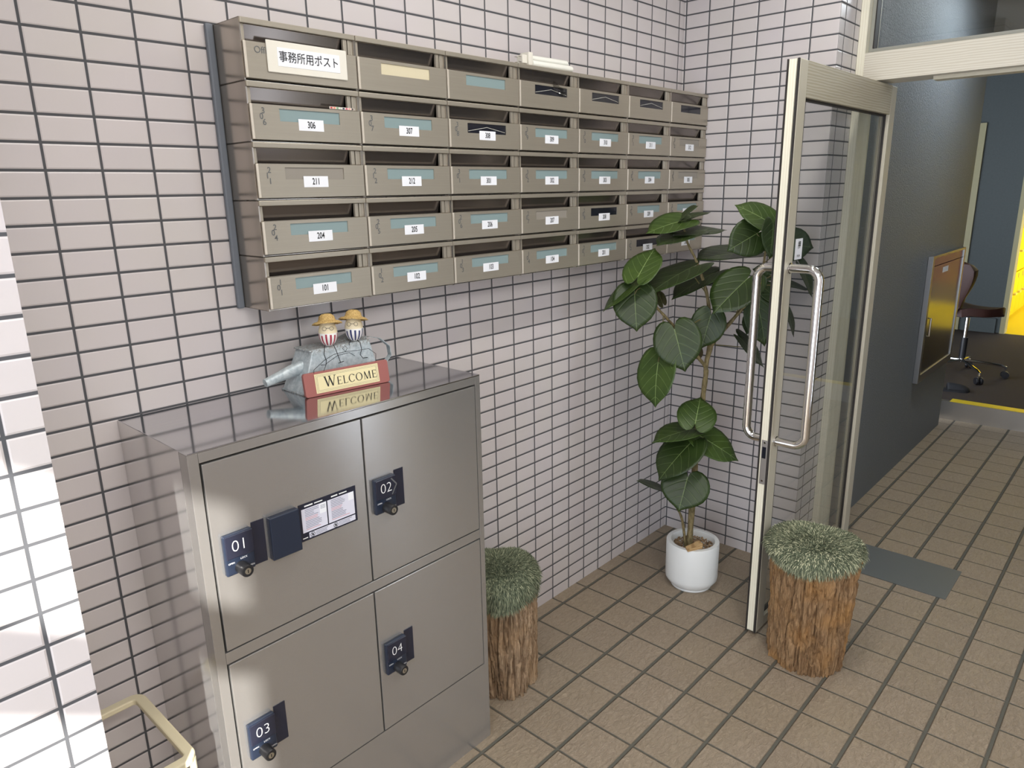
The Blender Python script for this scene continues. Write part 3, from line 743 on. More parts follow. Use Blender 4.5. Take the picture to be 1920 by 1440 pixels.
# ================================================================== UMBRELLA STAND (bottom left)
us = thing('umbrella_stand', 'cream metal umbrella stand beside the pilaster, cut by the bottom edge', 'umbrella stand', (-2.44, -.205, 0))
def rr_ring(x0, x1, y0, y1, r, w, z0, z1):
    m = MB(); out = []; inn = []
    for cx, cy, a0 in ((x1 - r, y1 - r, 0), (x0 + r, y1 - r, 90), (x0 + r, y0 + r, 180), (x1 - r, y0 + r, 270)):
        for k in range(7):
            a = math.radians(a0 + 15 * k); out.append((cx + r * math.cos(a), cy + r * math.sin(a)))
            ri = max(r - w, .004); inn.append((cx + ri * math.cos(a), cy + ri * math.sin(a)))
    n = len(out); vs = [(x, y, z0) for x, y in out] + [(x, y, z1) for x, y in out] + [(x, y, z0) for x, y in inn] + [(x, y, z1) for x, y in inn]
    fs = []
    for i in range(n):
        j = (i + 1) % n
        fs += [(i, j, n + j, n + i), (2 * n + j, 2 * n + i, 3 * n + i, 3 * n + j), (n + i, n + j, 3 * n + j, 3 * n + i), (j, i, 2 * n + i, 2 * n + j)]
    return m.add(vs, fs)
rr_ring(-.095, .085, -.150, .135, .028, .021, .490, .504).build('top_ring', CREAM, us, bevel=.003)
rr_ring(-.095, .085, -.150, .135, .028, .018, .0, .03).build('base_tray', CREAM, us, bevel=.003)
for x, y in ((-.085, -.135), (.075, -.135), (-.085, .122)):
    MB().tube([(x, y, .004), (x, y, .495)], .007, 10).build('leg', CREAM, us)
MB().tube([(.018, -.055, .01), (.018, -.055, .40), (.018, -.055, .404)], [.009, .009, .006], 12).build('divider_post', CREAM, us)
MB().box(-.085, .075, -.062, -.048, .010, .020).build('base_bar', CREAM, us)

# ================================================================== LOG STOOLS
def bark_mat(name, c1, c2, c3):
    m = new_mat(name, c1, .85, spec=.25); g = NG(m); P, X = g.obj()
    ang = g.math('ARCTAN2', X[1], X[0])
    v = g.comb(g.math('MULTIPLY', ang, 1.0), g.math('MULTIPLY', X[2], 1.5), 0)
    n = g.noise(g.mapping(P, (1, 1, .22)), 60, 5, .65, .8)
    n2 = g.noise(g.mapping(P, (1, 1, .12)), 180, 4, .7, .4)
    c = g.mix(g.ramp(n, .38, .62), c2, c1)
    g.set('Base Color', g.mix(g.ramp(g.noise(P, 9, 3), .45, .7), c, c3))
    g.bump(g.math('ADD', n, g.math('MULTIPLY', n2, .6)), 1.0, .012)
    return m
BARK1 = bark_mat('bark_warm', srgb(168, 136, 100), srgb(128, 98, 68), srgb(174, 132, 84))
BARK2 = bark_mat('bark_pale', srgb(178, 152, 122), srgb(134, 108, 82), srgb(172, 142, 108))
RING = new_mat('cut_wood', srgb(190, 150, 100), .7)
def log(name, label, c, rb, rt, h, mat, seed, lean=(0, 0)):
    t = thing(name, label, 'stool', (c[0], c[1], 0))
    m = MB(); NA, NZ = 400, 150; vs = []
    for i in range(NZ + 1):
        z = h * i / NZ; f = i / NZ
        r0 = rb + (rt - rb) * f
        for k in range(NA):
            a = 2 * math.pi * k / NA
            p = Vector((math.cos(a) * 9 + seed, math.sin(a) * 9, z * 7.5))
            wv = noise.noise(p * .35 + Vector((0, 0, seed))) * 1.0
            a_n = a + wv * .16
            q = Vector((math.cos(a_n) * 5.6 + seed * 3, math.sin(a_n) * 5.6, z * 3.8))
            rg = 1 - abs(noise.noise(q)) * 2.6
            q2 = Vector((math.cos(a_n) * 12.5 + seed, math.sin(a_n) * 12.5, z * 14.0 + 5))
            rg2 = 1 - abs(noise.noise(q2)) * 2.4
            lob = noise.noise(Vector((math.cos(a) * 1.2, math.sin(a) * 1.2, seed + z))) * .012
            q3 = Vector((math.cos(a_n) * 26 + seed, math.sin(a_n) * 26, z * 40.0 + 9))
            r = r0 + .006 + lob - .0160 * max(0, rg) ** 2.6 - .0085 * max(0, rg2) ** 1.8 - .0030 * max(0, 1 - abs(noise.noise(q3)) * 2.2)
            zz = z + (noise.noise(Vector((math.cos(a) * 3, math.sin(a) * 3, seed))) * .006 if i == 0 else 0)
            vs.append((r * math.cos(a) + lean[0] * f, r * math.sin(a) + lean[1] * f, max(zz, 0) if i else max(zz, .0)))
    fs = [(i * NA + k, i * NA + (k + 1) % NA, (i + 1) * NA + (k + 1) % NA, (i + 1) * NA + k) for i in range(NZ) for k in range(NA)]
    m.add(vs, fs, True)
    m.add([vs[k] for k in range(NA)], [tuple(range(NA))[::-1]])
    b = m.build('bark', mat, t); b.data.set_sharp_from_angle(angle=math.radians(89))
    MB().add([(x * .99, y * .99, z - .001) for x, y, z in vs[-NA:]], [tuple(range(NA))]).build('cut_top', RING, t)
    return t
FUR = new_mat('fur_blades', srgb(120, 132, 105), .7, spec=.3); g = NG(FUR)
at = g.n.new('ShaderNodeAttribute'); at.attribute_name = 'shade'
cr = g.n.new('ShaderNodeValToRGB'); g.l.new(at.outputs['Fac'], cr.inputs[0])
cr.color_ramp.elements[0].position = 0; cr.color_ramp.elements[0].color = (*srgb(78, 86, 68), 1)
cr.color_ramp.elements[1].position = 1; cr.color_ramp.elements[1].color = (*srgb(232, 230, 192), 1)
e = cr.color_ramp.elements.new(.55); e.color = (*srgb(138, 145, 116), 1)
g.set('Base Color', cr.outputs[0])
FURB = new_mat('fur_backing', srgb(96, 108, 88), .9)
def cushion(label, c, R, ztop, drop, seed, n=9000, dark=0.0, squash=None, droop=.03, tears=()):
    t = thing('seat_cushion', label, 'cushion', (c[0], c[1], ztop), group='shaggy green seat cushions on the log stools')
    rn = random.Random(seed)
    def surf(a, s):     # s 0..1 centre to rim ; >1 down the skirt
        rr = R * (1 + .035 * math.sin(3 * a + seed) + .02 * math.sin(5 * a))
        if s <= 1:
            r = rr * s; z = -.012 * s ** 2 - .028 * s ** 6 + .006 * math.sin(4 * a + seed) * s * s
        else:
            f = s - 1; r = rr * (1 - .10 * f); z = -.040 - drop * f + .006 * math.sin(4 * a + seed)
        x, y = r * math.cos(a), r * math.sin(a)
        if squash: y = min(y, squash)
        return Vector((x, y, z))
    vs = []; NA = 72; SS = [0.02, .2, .4, .6, .75, .88, .96, 1.0, 1.3, 1.6, 2.0]
    for s in SS:
        for k in range(NA): vs.append(surf(2 * math.pi * k / NA, s).to_tuple())
    fs = [(i * NA + k, i * NA + (k + 1) % NA, (i + 1) * NA + (k + 1) % NA, (i + 1) * NA + k) for i in range(len(SS) - 1) for k in range(NA)]
    m = MB().add(vs, fs, True); m.add(vs[:NA], [tuple(range(NA))])
    m.build('pad', FURB, t)
    V = []; F = []; S = []
    for i in range(n):
        a = rn.uniform(0, 2 * math.pi)
        s = math.sqrt(rn.random()) if rn.random() < .66 else 1 + rn.random()
        p = surf(a, s); e1 = surf(a, min(s + .03, 2)) - p
        if e1.length < 1e-6: e1 = Vector((math.cos(a), math.sin(a), 0))
        e1.normalize(); tn = Vector((-math.sin(a), math.cos(a), 0)); nn = tn.cross(e1) * -1
        if s <= 1 and nn.z < 0: nn = -nn
        if s > 1 and nn.dot(Vector((math.cos(a), math.sin(a), 0))) < 0: nn = -nn
        ln = rn.uniform(.011, .020) * (1.25 if s > .8 else 1)
        sw = Vector((rn.uniform(-1, 1), rn.uniform(-1, 1), rn.uniform(-.4, .3))) * (.55 + .7 * max(0, 1 - s))
        d = (nn * (.75 - .25 * max(0, 1 - s)) + e1 * rn.uniform(.25, 1.0) * min(1, s * 1.6) + sw).normalized()
        dn = Vector((0, 0, -1)) if s > .7 else e1
        side = d.cross(nn + Vector((.01, .02, .03))).normalized() * rn.uniform(.0007, .0012)
        p1 = p + d * ln * .5; p2 = p + d * ln * .85 + dn * ln * .30
        if squash:
            for q_ in (p1, p2): q_.y = min(q_.y, squash + .012)
        k = len(V); V += [p - side, p + side, p1 + side * .9, p1 - side * .9, p2]
        F += [(k, k + 1, k + 2, k + 3), (k + 3, k + 2, k + 4)]
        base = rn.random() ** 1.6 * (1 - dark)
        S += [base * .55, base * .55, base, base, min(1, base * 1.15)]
    me = bpy.data.meshes.new('fur'); me.from_pydata([v.to_tuple() for v in V], [], F); me.update()
    A = me.attributes.new('shade', 'FLOAT', 'POINT'); A.data.foreach_set('value', S)
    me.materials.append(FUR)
    o = bpy.data.objects.new('fur', me); COL.objects.link(o); o.parent = t; o['kind'] = 'stuff'
    return t
log('log_stool', 'warm brown bark log stool standing in front of the open glass door', (-.552, -.872), .124, .142, .392, BARK1, 3.7, (.012, -.006))
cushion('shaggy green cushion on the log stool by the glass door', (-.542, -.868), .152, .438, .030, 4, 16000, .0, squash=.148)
log('log_stool', 'paler bark log stool half hidden behind the parcel locker', (-1.324, -.182), .113, .116, .385, BARK2, 9.1, (-.004, 0))
cushion('darker shaggy green cushion on the log stool beside the parcel locker', (-1.330, -.178), .130, .430, .062, 8, 15000, .30, squash=.130)

# ================================================================== POTTED PLANT
PC = (-.390, -.353)
pp = thing('potted_plant', 'large-leaved green plant in a round white pot in the tiled corner', 'potted plant', (PC[0], PC[1], 0))
POFF = Matrix.Translation((-PC[0], -PC[1], 0))
POTM = new_mat('white_ceramic', srgb(226, 228, 226), .35)
MB().lathe([(.0001, .001), (.079, .001), (.081, .006), (.079, .011), (.084, .012), (.1010, .034), (.1028, .046), (.1030, .190), (.1010, .1935), (.0850, .1935), (.0835, .1900), (.0835, .165), (.0001, .165)], seg=64).build('pot', POTM, pp)
peb = MB(); rn = random.Random(11)
PEBM = new_mat('brown_pebbles', srgb(132, 104, 76), .7); g = NG(PEBM); P_, X_ = g.obj()
vor = g.n.new('ShaderNodeTexVoronoi'); vor.inputs['Scale'].default_value = 110; g.l.new(P_, vor.inputs['Vector'])
sx_ = g.n.new('ShaderNodeSeparateColor'); g.l.new(vor.outputs['Color'], sx_.inputs[0])
g.set('Base Color', g.mix(sx_.outputs[0], srgb(84, 62, 44), srgb(186, 156, 118)))
ico = []
bmx = bmesh.new(); bmesh.ops.create_icosphere(bmx, subdivisions=1, radius=1); ico_v = [v.co.copy() for v in bmx.verts]; ico_f = [tuple(v.index for v in f.verts) for f in bmx.faces]; bmx.free()
for i in range(620):
    a = rn.uniform(0, 6.283); r = .079 * math.sqrt(rn.random())
    sz = rn.uniform(.0030, .0052); c_ = Vector((r * math.cos(a), r * math.sin(a), .166 + rn.uniform(0, .005)))
    R = Matrix.Rotation(rn.uniform(0, 3), 3, 'X') @ Matrix.Rotation(rn.uniform(0, 3), 3, 'Z')
    peb.add([(c_ + R @ Vector((v.x * sz, v.y * sz * .8, v.z * sz * .65))).to_tuple() for v in ico_v], ico_f, True)
pe = peb.build('pebbles', PEBM, pp); pe['kind'] = 'stuff'
STEMM = new_mat('plant_bark', srgb(122, 106, 70), .75); g = NG(STEMM); P_, X_ = g.obj()
n_ = g.noise(g.mapping(P_, (1, 1, .3)), 130, 4, .6); g.set('Base Color', g.mix(g.ramp(n_, .35, .65), srgb(88, 78, 46), srgb(142, 126, 88))); g.bump(n_, .5, .003)
PETM = new_mat('petiole', srgb(104, 96, 58), .6)
def smooth_path(pts, k=4):
    P = [Vector(p) for p in pts]
    if len(P) < 3: return P
    out = []
    for i in range(len(P) - 1):
        a, b, c, d = P[max(i - 1, 0)], P[i], P[i + 1], P[min(i + 2, len(P) - 1)]
        for j in range(k):
            t = j / k
            out.append(.5 * ((2 * b) + (c - a) * t + (2 * a - 5 * b + 4 * c - d) * t * t + (3 * b - a - 3 * c + d) * t ** 3))
    out.append(P[-1]); return out
for name, pts, r0, r1 in STEMS:
    if name == 'trunk': pts = [(pts[0][0], pts[0][1], .160)] + pts[1:]
    if name == 's2': pts = [(pts[0][0], pts[0][1], .160)] + pts[1:]
    sp = smooth_path(pts)
    if name != 'pet':
        n = len(sp); rs = [(r0 + (r1 - r0) * i / (n - 1)) * (1 + .10 * math.sin(i * 2.1)) for i in range(n)]
        MB().tube(sp, rs, 12).build('trunk' if name == 'trunk' else 'branch', STEMM, pp, xf=POFF)
    else:
        MB().tube(sp, r0, 7, r1=r1).build('petiole', PETM, pp, xf=POFF)
def leaf_mat(name, c1, c2, cv):
    m = new_mat(name, c1, .42, spec=.38); g = NG(m)
    uv = g.n.new('ShaderNodeUVMap'); uv.uv_map = 'leaf'
    s = g.n.new('ShaderNodeSeparateXYZ'); g.l.new(uv.outputs[0], s.inputs[0])
    U, V = s.outputs[0], s.outputs[1]
    av = g.math('ABSOLUTE', V)
    mid = g.math('LESS_THAN', av, g.math('MULTIPLY_ADD', U, -.010, .014))
    ph = g.math('SUBTRACT', U, g.math('MULTIPLY', g.math('POWER', av, 1.35), 1.05))
    fr = g.math('ABSOLUTE', g.math('SUBTRACT', g.math('FRACT', g.math('MULTIPLY_ADD', ph, 3.9, .5)), .5))
    lat = g.math('MULTIPLY', g.math('LESS_THAN', fr, .020), g.math('LESS_THAN', av, .50))
    vein = g.math('MAXIMUM', mid, g.math('MULTIPLY', lat, .55))
    P, X = g.pos()
    n = g.noise(P, 14, 3, .6)
    c = g.mix(g.ramp(n, .35, .68), c1, c2)
    g.set('Base Color', g.mix(g.math('MULTIPLY', vein, .8), c, cv))
    soft = g.ramp(fr, 0, .16)
    h = g.math('ADD', soft, g.math('MULTIPLY', g.ramp(av, 0, .05), .8))
    g.bump(h, .22, .0025)
    g.b.inputs['Subsurface Weight'].default_value = 0.0
    return m
LM0 = leaf_mat('leaf_green', srgb(36, 50, 20), srgb(45, 62, 24), srgb(104, 122, 74))
LM1 = leaf_mat('leaf_young', srgb(50, 70, 26), srgb(62, 82, 30), srgb(138, 160, 100))
LM2 = leaf_mat('leaf_brownish', srgb(72, 62, 34), srgb(60, 64, 34), srgb(110, 104, 66))
OUTL = [(0, 1.0), (4, .935), (10, .885), (20, .845), (32, .815), (45, .780), (60, .730), (75, .675), (90, .620), (105, .575), (120, .535), (135, .490), (150, .430), (163, .33), (172, .20), (180, .08)]
CAMP = Vector((-2.79646, -1.60510, 1.55137))
def leaf(b, t, W, kind, idx):
    B, Tt = Vector(b), Vector(t); ax = Tt - B; ln = ax.length
    view = (CAMP - B).normalized(); e = ax.normalized()
    full = max(W, ln * 1.02 if ln > .05 else W)
    ratio = min(1, max(.12, W / full)); roll = math.acos(ratio)
    n0 = (view - e * view.dot(e)).normalized(); s0 = e.cross(n0).normalized()
    rot = Matrix.Rotation(roll, 3, e); n1 = rot @ n0; rot2 = Matrix.Rotation(-roll, 3, e); n2 = rot2 @ n0
    n = n1 if n1.z > n2.z else n2
    s = n.cross(e).normalized(); n = e.cross(s).normalized()
    if n.dot(view) < 0: n = -n
    vs = []; uvs = []; rn = random.Random(idx)
    K = 7; ring = [(a, r) for a, r in OUTL] + [(-a, r) for a, r in OUTL[-2:0:-1]]
    N = len(ring); ws = full / 1.29
    droop = rn.uniform(.06, .14); cup = rn.uniform(.25, .5); wav = rn.uniform(0, 6)
    vs.append(B); uvs.append((0, 0))
    for k in range(1, K + 1):
        f = k / K
        for a, r in ring:
            A = math.radians(a); rr = r * (f if abs(a) > 1 else f)
            u, v = rr * math.cos(A), rr * math.sin(A)
            zz = -droop * u * u * ln + cup * ws * (v * v * .55) * .6 - .03 * ws * abs(v) + .012 * ws * math.sin(4.2 * A + wav) * f * f
            zz += .05 * ws * min(abs(v), .25)
            vs.append(B + e * (u * ln) + s * (v * ws) + n * zz); uvs.append((u, v))
    fs = [(0, 1 + i, 1 + (i + 1) % N) for i in range(N)]
    for k in range(K - 1):
        for i in range(N):
            a0 = 1 + k * N + i; a1 = 1 + k * N + (i + 1) % N
            fs.append((a0, a0 + N, a1 + N, a1))
    # keep clear of the walls and the door leaf
    vs = [Vector((min(v.x, -.012), min(max(v.y, -.662), -.012), v.z)) for v in vs]
    me = bpy.data.meshes.new('leaf'); me.from_pydata([(POFF @ v).to_tuple() for v in vs], [], fs); me.update()
    uvl = me.uv_layers.new(name='leaf')
    for lp in me.loops: uvl.data[lp.index].uv = uvs[lp.vertex_index]
    me.polygons.foreach_set('use_smooth', [True] * len(me.polygons))
    me.materials.append((LM0, LM2, LM1)[kind])
    o = bpy.data.objects.new('leaf', me); COL.objects.link(o); o.parent = pp
    so = o.modifiers.new('thick', 'SOLIDIFY'); so.thickness = .0007
    return o
YOUNG = {0, 6, 8, 9, 20, 26, 27, 28}
for i, lf_ in enumerate(LEAVES):
    k = lf_[7]
    if k == 0 and i in YOUNG: k = 2
    leaf(lf_[0:3], lf_[3:6], lf_[6], k, i)
wb = thing('wood_block', 'pale wooden wedge block lying on the rim of the white plant pot', 'wood block', (-.455, -.392, .191), rz=-.45)
WOODB = grained('pale_wood', srgb(206, 172, 122), srgb(172, 136, 90), .6, 0)
MB().add([(-.040, -.018, 0), (.030, -.016, .0), (.034, .014, .0), (-.030, .012, .0), (-.040, -.018, .006), (.030, -.016, .021), (.034, .014, .021), (-.030, .012, .008)],
         [(0, 3, 2, 1), (4, 5, 6, 7), (0, 1, 5, 4), (1, 2, 6, 5), (2, 3, 7, 6), (3, 0, 4, 7)]).build('block', WOODB, wb, bevel=.0008, xf=Matrix.Translation((0, 0, .003)))

# ================================================================== GLASS DOOR AND ITS FRAME
DX0, DX1, DY0, DY1, DZ0, DZ1 = -.567, .385, -.706, -.668, .012, 1.906
d = thing('door_1', 'open glass door leaf in cream woodgrain frame with chrome pull handles', 'door', (.27, -.687, 0))
d['kind'] = 'structure'
DO = Matrix.Translation((-.27, .687, 0))
def dp(mb, name, mat, parent=None, bevel=0): return mb.build(name, mat, parent or d, bevel, xf=DO)
FACE = grained('cream_woodgrain_leaf', srgb(178, 172, 154), srgb(160, 152, 130), axis=0)
PL = new_mat('cream_stile', srgb(184, 178, 160), .45)
m = MB().box(DX0 + .004, -.503, DY0, DY1, DZ0, DZ1); dp(m, 'free_stile', PL, bevel=.002)
m = MB().box(DX0, DX0 + .005, DY0 + .010, DY1 - .006, DZ0 + .006, DZ1 - .001); dp(m, 'stile_edge', GRAIN_Z)
m = MB().box(DX0 - .002, DX0 + .004, DY0 + .001, DY0 + .007, DZ0, DZ1).box(DX0 - .002, DX0 + .004, DY1 - .004, DY1, DZ0, DZ1); dp(m, 'edge_gasket', GASKET)
m = MB().box(.322, DX1, DY0, DY1, DZ0, DZ1); dp(m, 'hinge_stile', PL, bevel=.003)
m = MB().box(-.503, .322, DY0 + .0005, DY1, 1.803, DZ1); dp(m, 'top_rail', FACE, bevel=.001)
m = MB().box(-.503, .322, DY0 + .0005, DY1, DZ0, .05); dp(m, 'bottom_rail', FACE, bevel=.001)
m = MB()
for x0, x1, z0, z1 in ((-.503, .322, 1.797, 1.803), (-.503, .322, .05, .056), (-.503, -.499, .056, 1.797), (.316, .322, .056, 1.797)):
    m.box(x0, x1, -.694, -.680, z0, z1)
dp(m, 'glazing_gasket', GASKET)
dp(MB().box(-.500, .318, -.690, -.684, .054, 1.799), 'glass_pane', GLASS)
# handles: a C of chrome tube each side
for s in (-1, 1):
    y0 = DY0 if s < 0 else DY1
    yo = y0 + s * .098 if s < 0 else y0 + s * .062
    pts = []; xh = -.534; za, zb = 1.300, .728; rad = .036
    pts.append((xh, y0 - s * .002, za))
    for k in range(9):
        a = math.radians(90 * k / 8); pts.append((xh, yo - s * rad + s * rad * math.sin(a), za - rad + rad * math.cos(a)))
    for k in range(9):
        a = math.radians(90 * k / 8); pts.append((xh, yo - s * rad + s * rad * math.cos(a), zb + rad - rad * math.sin(a)))
    pts.append((xh, y0 - s * .002, zb))
    h = dp(MB().tube(pts, .0140, 20), 'handle', CHROME); h['label'] = 'polished chrome C-shaped pull handle'
    dp(MB().lathe([(.0001, 0), (.0175, 0), (.0175, .006), (.0145, .007)], (xh, y0 if s < 0 else y0 + .007, za), 20, axis='y'), 'handle_rose', CHROME, h)
    dp(MB().lathe([(.0001, 0), (.0175, 0), (.0175, .006), (.0145, .007)], (xh, y0 if s < 0 else y0 + .007, zb), 20, axis='y'), 'handle_rose', CHROME, h)
lk = dp(MB().box(DX0 - .0028, DX0 - .0002, -.6985, -.6785, .580, .735), 'lock_faceplate', new_mat('worn_steel', (.42, .40, .38), .42, .9), bevel=.0006)
dp(MB().box(DX0 - .0032, DX0 - .0026, -.6945, -.6815, .672, .712), 'latch_recess', DARKWIN, lk)
for z in (.727, .592):
    m = MB().lathe([(.0001, 0), (.0035, 0), (.0035, .001), (.0001, .001)], (0, 0, 0), 12)
    m.v = [(DX0 - .0028 - c, -.6885 + a, z + b) for a, b, c in m.v]
    dp(m, 'screw', CHROME, lk)
st_ = dp(MB().box(-.452, -.395, -.6912, -.6904, 1.318, 1.384), 'push_sticker', PAPER)
t = text_mb([('押', -.4215, 1.3625, .026, .9, 0, .0004), ('PUSH', -.4235, 1.3290, .0110, .9)]); t.v = [(a, b - .6916, c) for a, b, c in t.v]
dp(t, 'sticker_lettering', INK, st_)

struct('trim_5', MB().box(.2, .34, -2.9, -.634, 1.915, 2.013), GRAIN_Y, bevel=.001)       # header over the door
struct('trim_6', MB().box(.2, .34, -.634, -.606, 0, H - .001), GRAIN_Z, bevel=.001)       # jamb
struct('trim_7', MB().box(.24, .30, -1.55, -.86, 1.902, 1.9145), new_mat('header_stop', srgb(206, 200, 180), .4))
struct('trim_8', MB().box(.2, .34, -3.14, -2.9, 0, H - .001), GRAIN_Z)
m = MB().box(.235, .262, -2.9, -.648, 2.0135, 2.03).box(.235, .262, -.648, -.6345, 2.0135, H - .001)
struct('trim_9', m, new_mat('transom_bead', srgb(150, 150, 140), .5))
struct('trim_10', MB().box(.230, .272, -.6525, -.6482, 2.031, H - .001), GASKET)
struct('window_2', MB().box(.264, .270, -2.9, -.653, 2.0305, H - .001), GLASS)
# floor spring cover plate
tag(MB().box(.128, .402, -1.153, -.735, .0005, .0028).build('floor_plate', PLATE), 'grey metal floor spring cover plate set in the tiles by the door', 'floor plate')

# ================================================================== CORRIDOR AND INNER ROOM
pn = thing('wall_cabinet', 'reflective steel service cabinet door set in the grey wall', 'cabinet', (2.0, -.604, .45))
PO = Matrix.Translation((-2.0, .604, -.45))
MIR = brushed('mirror_steel', (.13, .125, .115), .16, amt=.03, bump=.004)
m = MB()
a0, a1, b0, b1 = 1.63, 2.40, .455, 1.165
for bx in ((a0, a0 + .035, b0, b1), (a1 - .03, a1, b0, b1), (a0 + .035, a1 - .03, b0, b0 + .045), (a0 + .035, a1 - .03, b1 - .012, b1)): m.box(bx[0], bx[1], -.630, -.604, bx[2], bx[3])
m.build('frame', brushed('panel_frame', (.40, .40, .40), .35), pn, bevel=.001, xf=PO)
MB().box(a0 + .037, a1 - .032, -.624, -.604, b0 + .047, b1 - .060).build('door_panel', MIR, pn, xf=PO)
MB().box(a0 + .037, a1 - .032, -.624, -.604, b1 - .056, b1 - .014).build('top_strip', MIR, pn, xf=PO)
MB().box(1.90, 2.02, -.6252, -.6242, 1.055, 1.085).build('small_label', PAPER, pn, xf=PO)
MB().tube([(1.70, -.626, .72), (1.70, -.640, .72), (1.70, -.640, .82), (1.70, -.626, .82)], .005, 8).build('handle', CHROME, pn, xf=PO)

# chair on casters
WOODC = new_mat('dark_walnut', srgb(52, 29, 23), .5, spec=.3); 
ch = thing('office_chair', 'dark walnut shell chair on chrome caster base in the inner room', 'chair', (3.46, -.505, .121), rz=1.03)
ch.scale = (1.05, 1.05, 1.05)
def shell():
    NU, NV = 22, 15; vs = []
    for i in range(NU + 1):
        f = i / NU
        # centre line: seat front -> seat rear -> up the back
        if f < .48:
            q = f / .48; y = -.150 + .33 * q; z = .455 - .012 * math.sin(q * math.pi) - .03 * max(0, .18 - q) / .18; w = .215 * (1 - .10 * (2 * q - 1) ** 2 - (.35 * max(0, .25 - q) / .25) ** 1.6) - .05 * max(0, q - .7) / .3
        elif f < .62:
            q = (f - .48) / .14; a = q * math.pi * .45; y = .18 + .055 * math.sin(a); z = .455 + .055 * (1 - math.cos(a)); w = .155 - .075 * math.sin(q * math.pi) - .02 * q
        else:
            q = (f - .62) / .38; y = .232 + .06 * q; z = .51 + .36 * q
            w = .10 + .115 * math.sin(min(1, q * 1.25) * math.pi / 2) ** 1.3
            if q > .7: w *= math.sqrt(max(.02, 1 - ((q - .7) / .3) ** 2.4))
        for j in range(NV + 1):
            u = -1 + 2 * j / NV; x = w * u
            dz = (.018 * u * u if f < .5 else 0); dy = (-.03 * u * u if f > .6 else 0)
            vs.append((x, y + dy, z + dz))
    fs = [(i * (NV + 1) + j, i * (NV + 1) + j + 1, (i + 1) * (NV + 1) + j + 1, (i + 1) * (NV + 1) + j) for i in range(NU) for j in range(NV)]
    return MB().add(vs, fs, True)
sh = shell().build('shell', WOODC, ch); so = sh.modifiers.new('thick', 'SOLIDIFY'); so.thickness = .055; so.offset = -1
bv = sh.modifiers.new('round', 'BEVEL'); bv.width = .008; bv.segments = 3
MB().tube([(0, 0, .10), (0, 0, .30), (0, 0, .425)], .014, 12).build('column', CHROME, ch)
MB().tube([(0, 0, .13), (0, 0, .28)], .022, 12).build('column_cover', BLACKM, ch)
for k in range(5):
    a = math.radians(72 * k - 60); R_ = .275
    x, y = math.cos(a), math.sin(a)
    MB().tube([(0, 0, .115), (x * .12, y * .12, .107), (x * (R_ - .03), y * (R_ - .03), .092), (x * R_, y * R_, .082), (x * R_, y * R_, .055)], .0095, 8).build('leg', CHROME, ch)
    w_ = MB()
    for s in (-1, 1):
        l = MB().lathe([(.0001, 0), (.024, 0), (.026, .004), (.026, .014), (.024, .018), (.0001, .018)], (0, 0, 0), 18)
        M_ = Matrix.Translation((x * R_ - y * (.004 if s > 0 else -.022) * 1, y * R_ + x * (.004 if s > 0 else -.022), .027)) @ Matrix.Rotation(a, 4, 'Z') @ Matrix.Rotation(-math.pi / 2, 4, 'X')
        w_.add([tuple(M_ @ Vector(v)) for v in l.v], l.f, True)
    w_.build('caster', BLACKM, ch)
# slipper
sl = thing('slipper', 'black slipper on the step edge of the inner room floor', 'slipper', (2.93, -.545, .121), rz=-1.25)
SLM = new_mat('black_felt', (.012, .012, .014), .8)
def foot(f): return .040 * (1 - .25 * math.cos(f * math.pi * 1.0)) * math.sqrt(max(.02, 1 - (2 * f - 1) ** 6))
m = MB(); vs = []
for i in range(19):
    f = i / 18
    for s in (-1, 1): vs.append((-.13 + .26 * f, s * foot(f), 0)); vs.append((-.13 + .26 * f, s * foot(f), .012))
fs = []
for i in range(18):
    a, b = i * 4, i * 4 + 4
    fs += [(a, b, b + 1, a + 1), (a + 2, a + 3, b + 3, b + 2), (a + 1, b + 1, b + 3, a + 3), (a, a + 2, b + 2, b)]
fs += [(0, 1, 3, 2), (72, 74, 75, 73)]
m.add(vs, fs); m.build('sole', SLM, sl)
m = MB(); vs = []
for i in range(11):
    f = .45 + .55 * i / 10; hgt = .050 * math.sqrt(max(.03, 1 - ((f - .45) / .55) ** 2.2))
    for j in range(11):
        a = math.pi * j / 10; vs.append((-.13 + .26 * f, foot(f) * math.cos(a), .010 + hgt * math.sin(a)))
fs = [(i * 11 + j, i * 11 + j + 1, (i + 1) * 11 + j + 1, (i + 1) * 11 + j) for i in range(10) for j in range(10)]
m.add(vs, fs, True); o_ = m.build('upper', SLM, sl); so = o_.modifiers.new('thick', 'SOLIDIFY'); so.thickness = .003

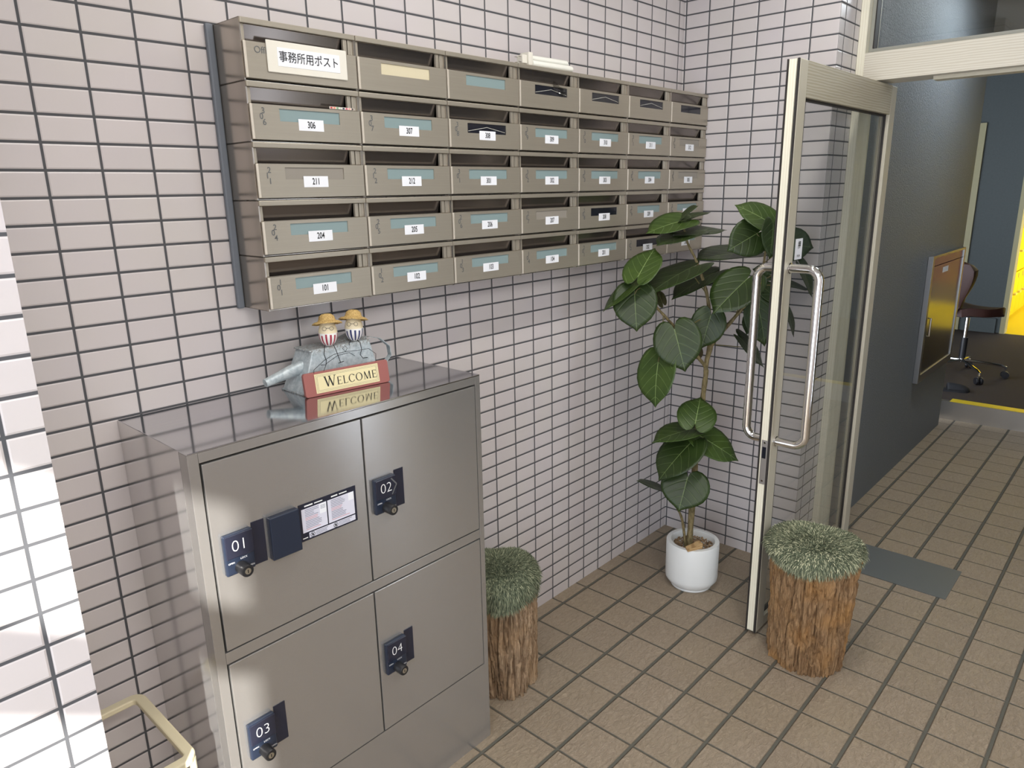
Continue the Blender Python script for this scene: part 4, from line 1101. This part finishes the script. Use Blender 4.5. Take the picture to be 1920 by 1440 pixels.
# yellow lockers
HK = new_mat('locker_hook', srgb(240, 222, 140), .35, .3)
GAPM = new_mat('locker_gap', srgb(150, 140, 110), .6)
LY = -.353; tz = [.16, .62, 1.08, 1.54, 2.0]
labs = ['yellow steel locker block nearest the doorway edge', 'yellow steel locker block beyond the narrow grey gap']
xs = 5.66
for u, ncol in enumerate((3, 7)):
    wcol = .26
    t = thing('locker_block', labs[u], 'locker', (xs, LY, .122), group='yellow lockers in the far room')
    Wd = ncol * wcol
    MB().box(0, Wd, .02, .40, 0, 1.92).build('body', YELLOW, t)
    k = 0
    for c in range(ncol):
        for r in range(4):
            z0 = tz[r] - .122
            dd = MB().box(c * wcol + .004, (c + 1) * wcol - .004, 0, .02, z0 + .004, z0 + .452).build('locker_door', YELLOW, t, bevel=.002)
            MB().box(c * wcol + .04, c * wcol + .15, -.022, -.001, z0 + .205, z0 + .225).build('latch', HK, dd)
            MB().box(c * wcol + .18, c * wcol + .195, -.006, -.0005, z0 + .38, z0 + .43).build('vent_tab', HK, dd)
    xs += Wd + .045
rc = thing('storage_cabinet', 'red steel storage cabinet inside the yellow room, seen only in reflections', 'cabinet', (7.4, -1.75, .122))
MB().box(-.2, .2, -.55, .55, .25, 1.35).build('body', REDM, rc)
MB().box(-.2, .2, -.55, .55, 0, .25).build('plinth', BROWNFLOOR, rc)

# ceiling fittings (carry the lamps above)
def fitting(name, label, x, y, sx, sy, xz=H):
    t = thing(name, label, 'ceiling light', (x, y, xz))
    MB().box(-sx / 2 - .02, sx / 2 + .02, -sy / 2 - .02, -sy / 2, -.03, -.001).box(-sx / 2 - .02, sx / 2 + .02, sy / 2, sy / 2 + .02, -.03, -.001).build('housing', CEIL, t)
    return t
fitting('ceiling_light', 'long slim ceiling light above the mailboxes', -1.3, -.86, 2.0, .10)
fitting('ceiling_light', 'square ceiling light over the middle of the entrance hall', -2.6, -2.3, 1.2, .6)
fitting('ceiling_light', 'small ceiling light in the grey corridor', 1.5, -1.0, .5, .3)
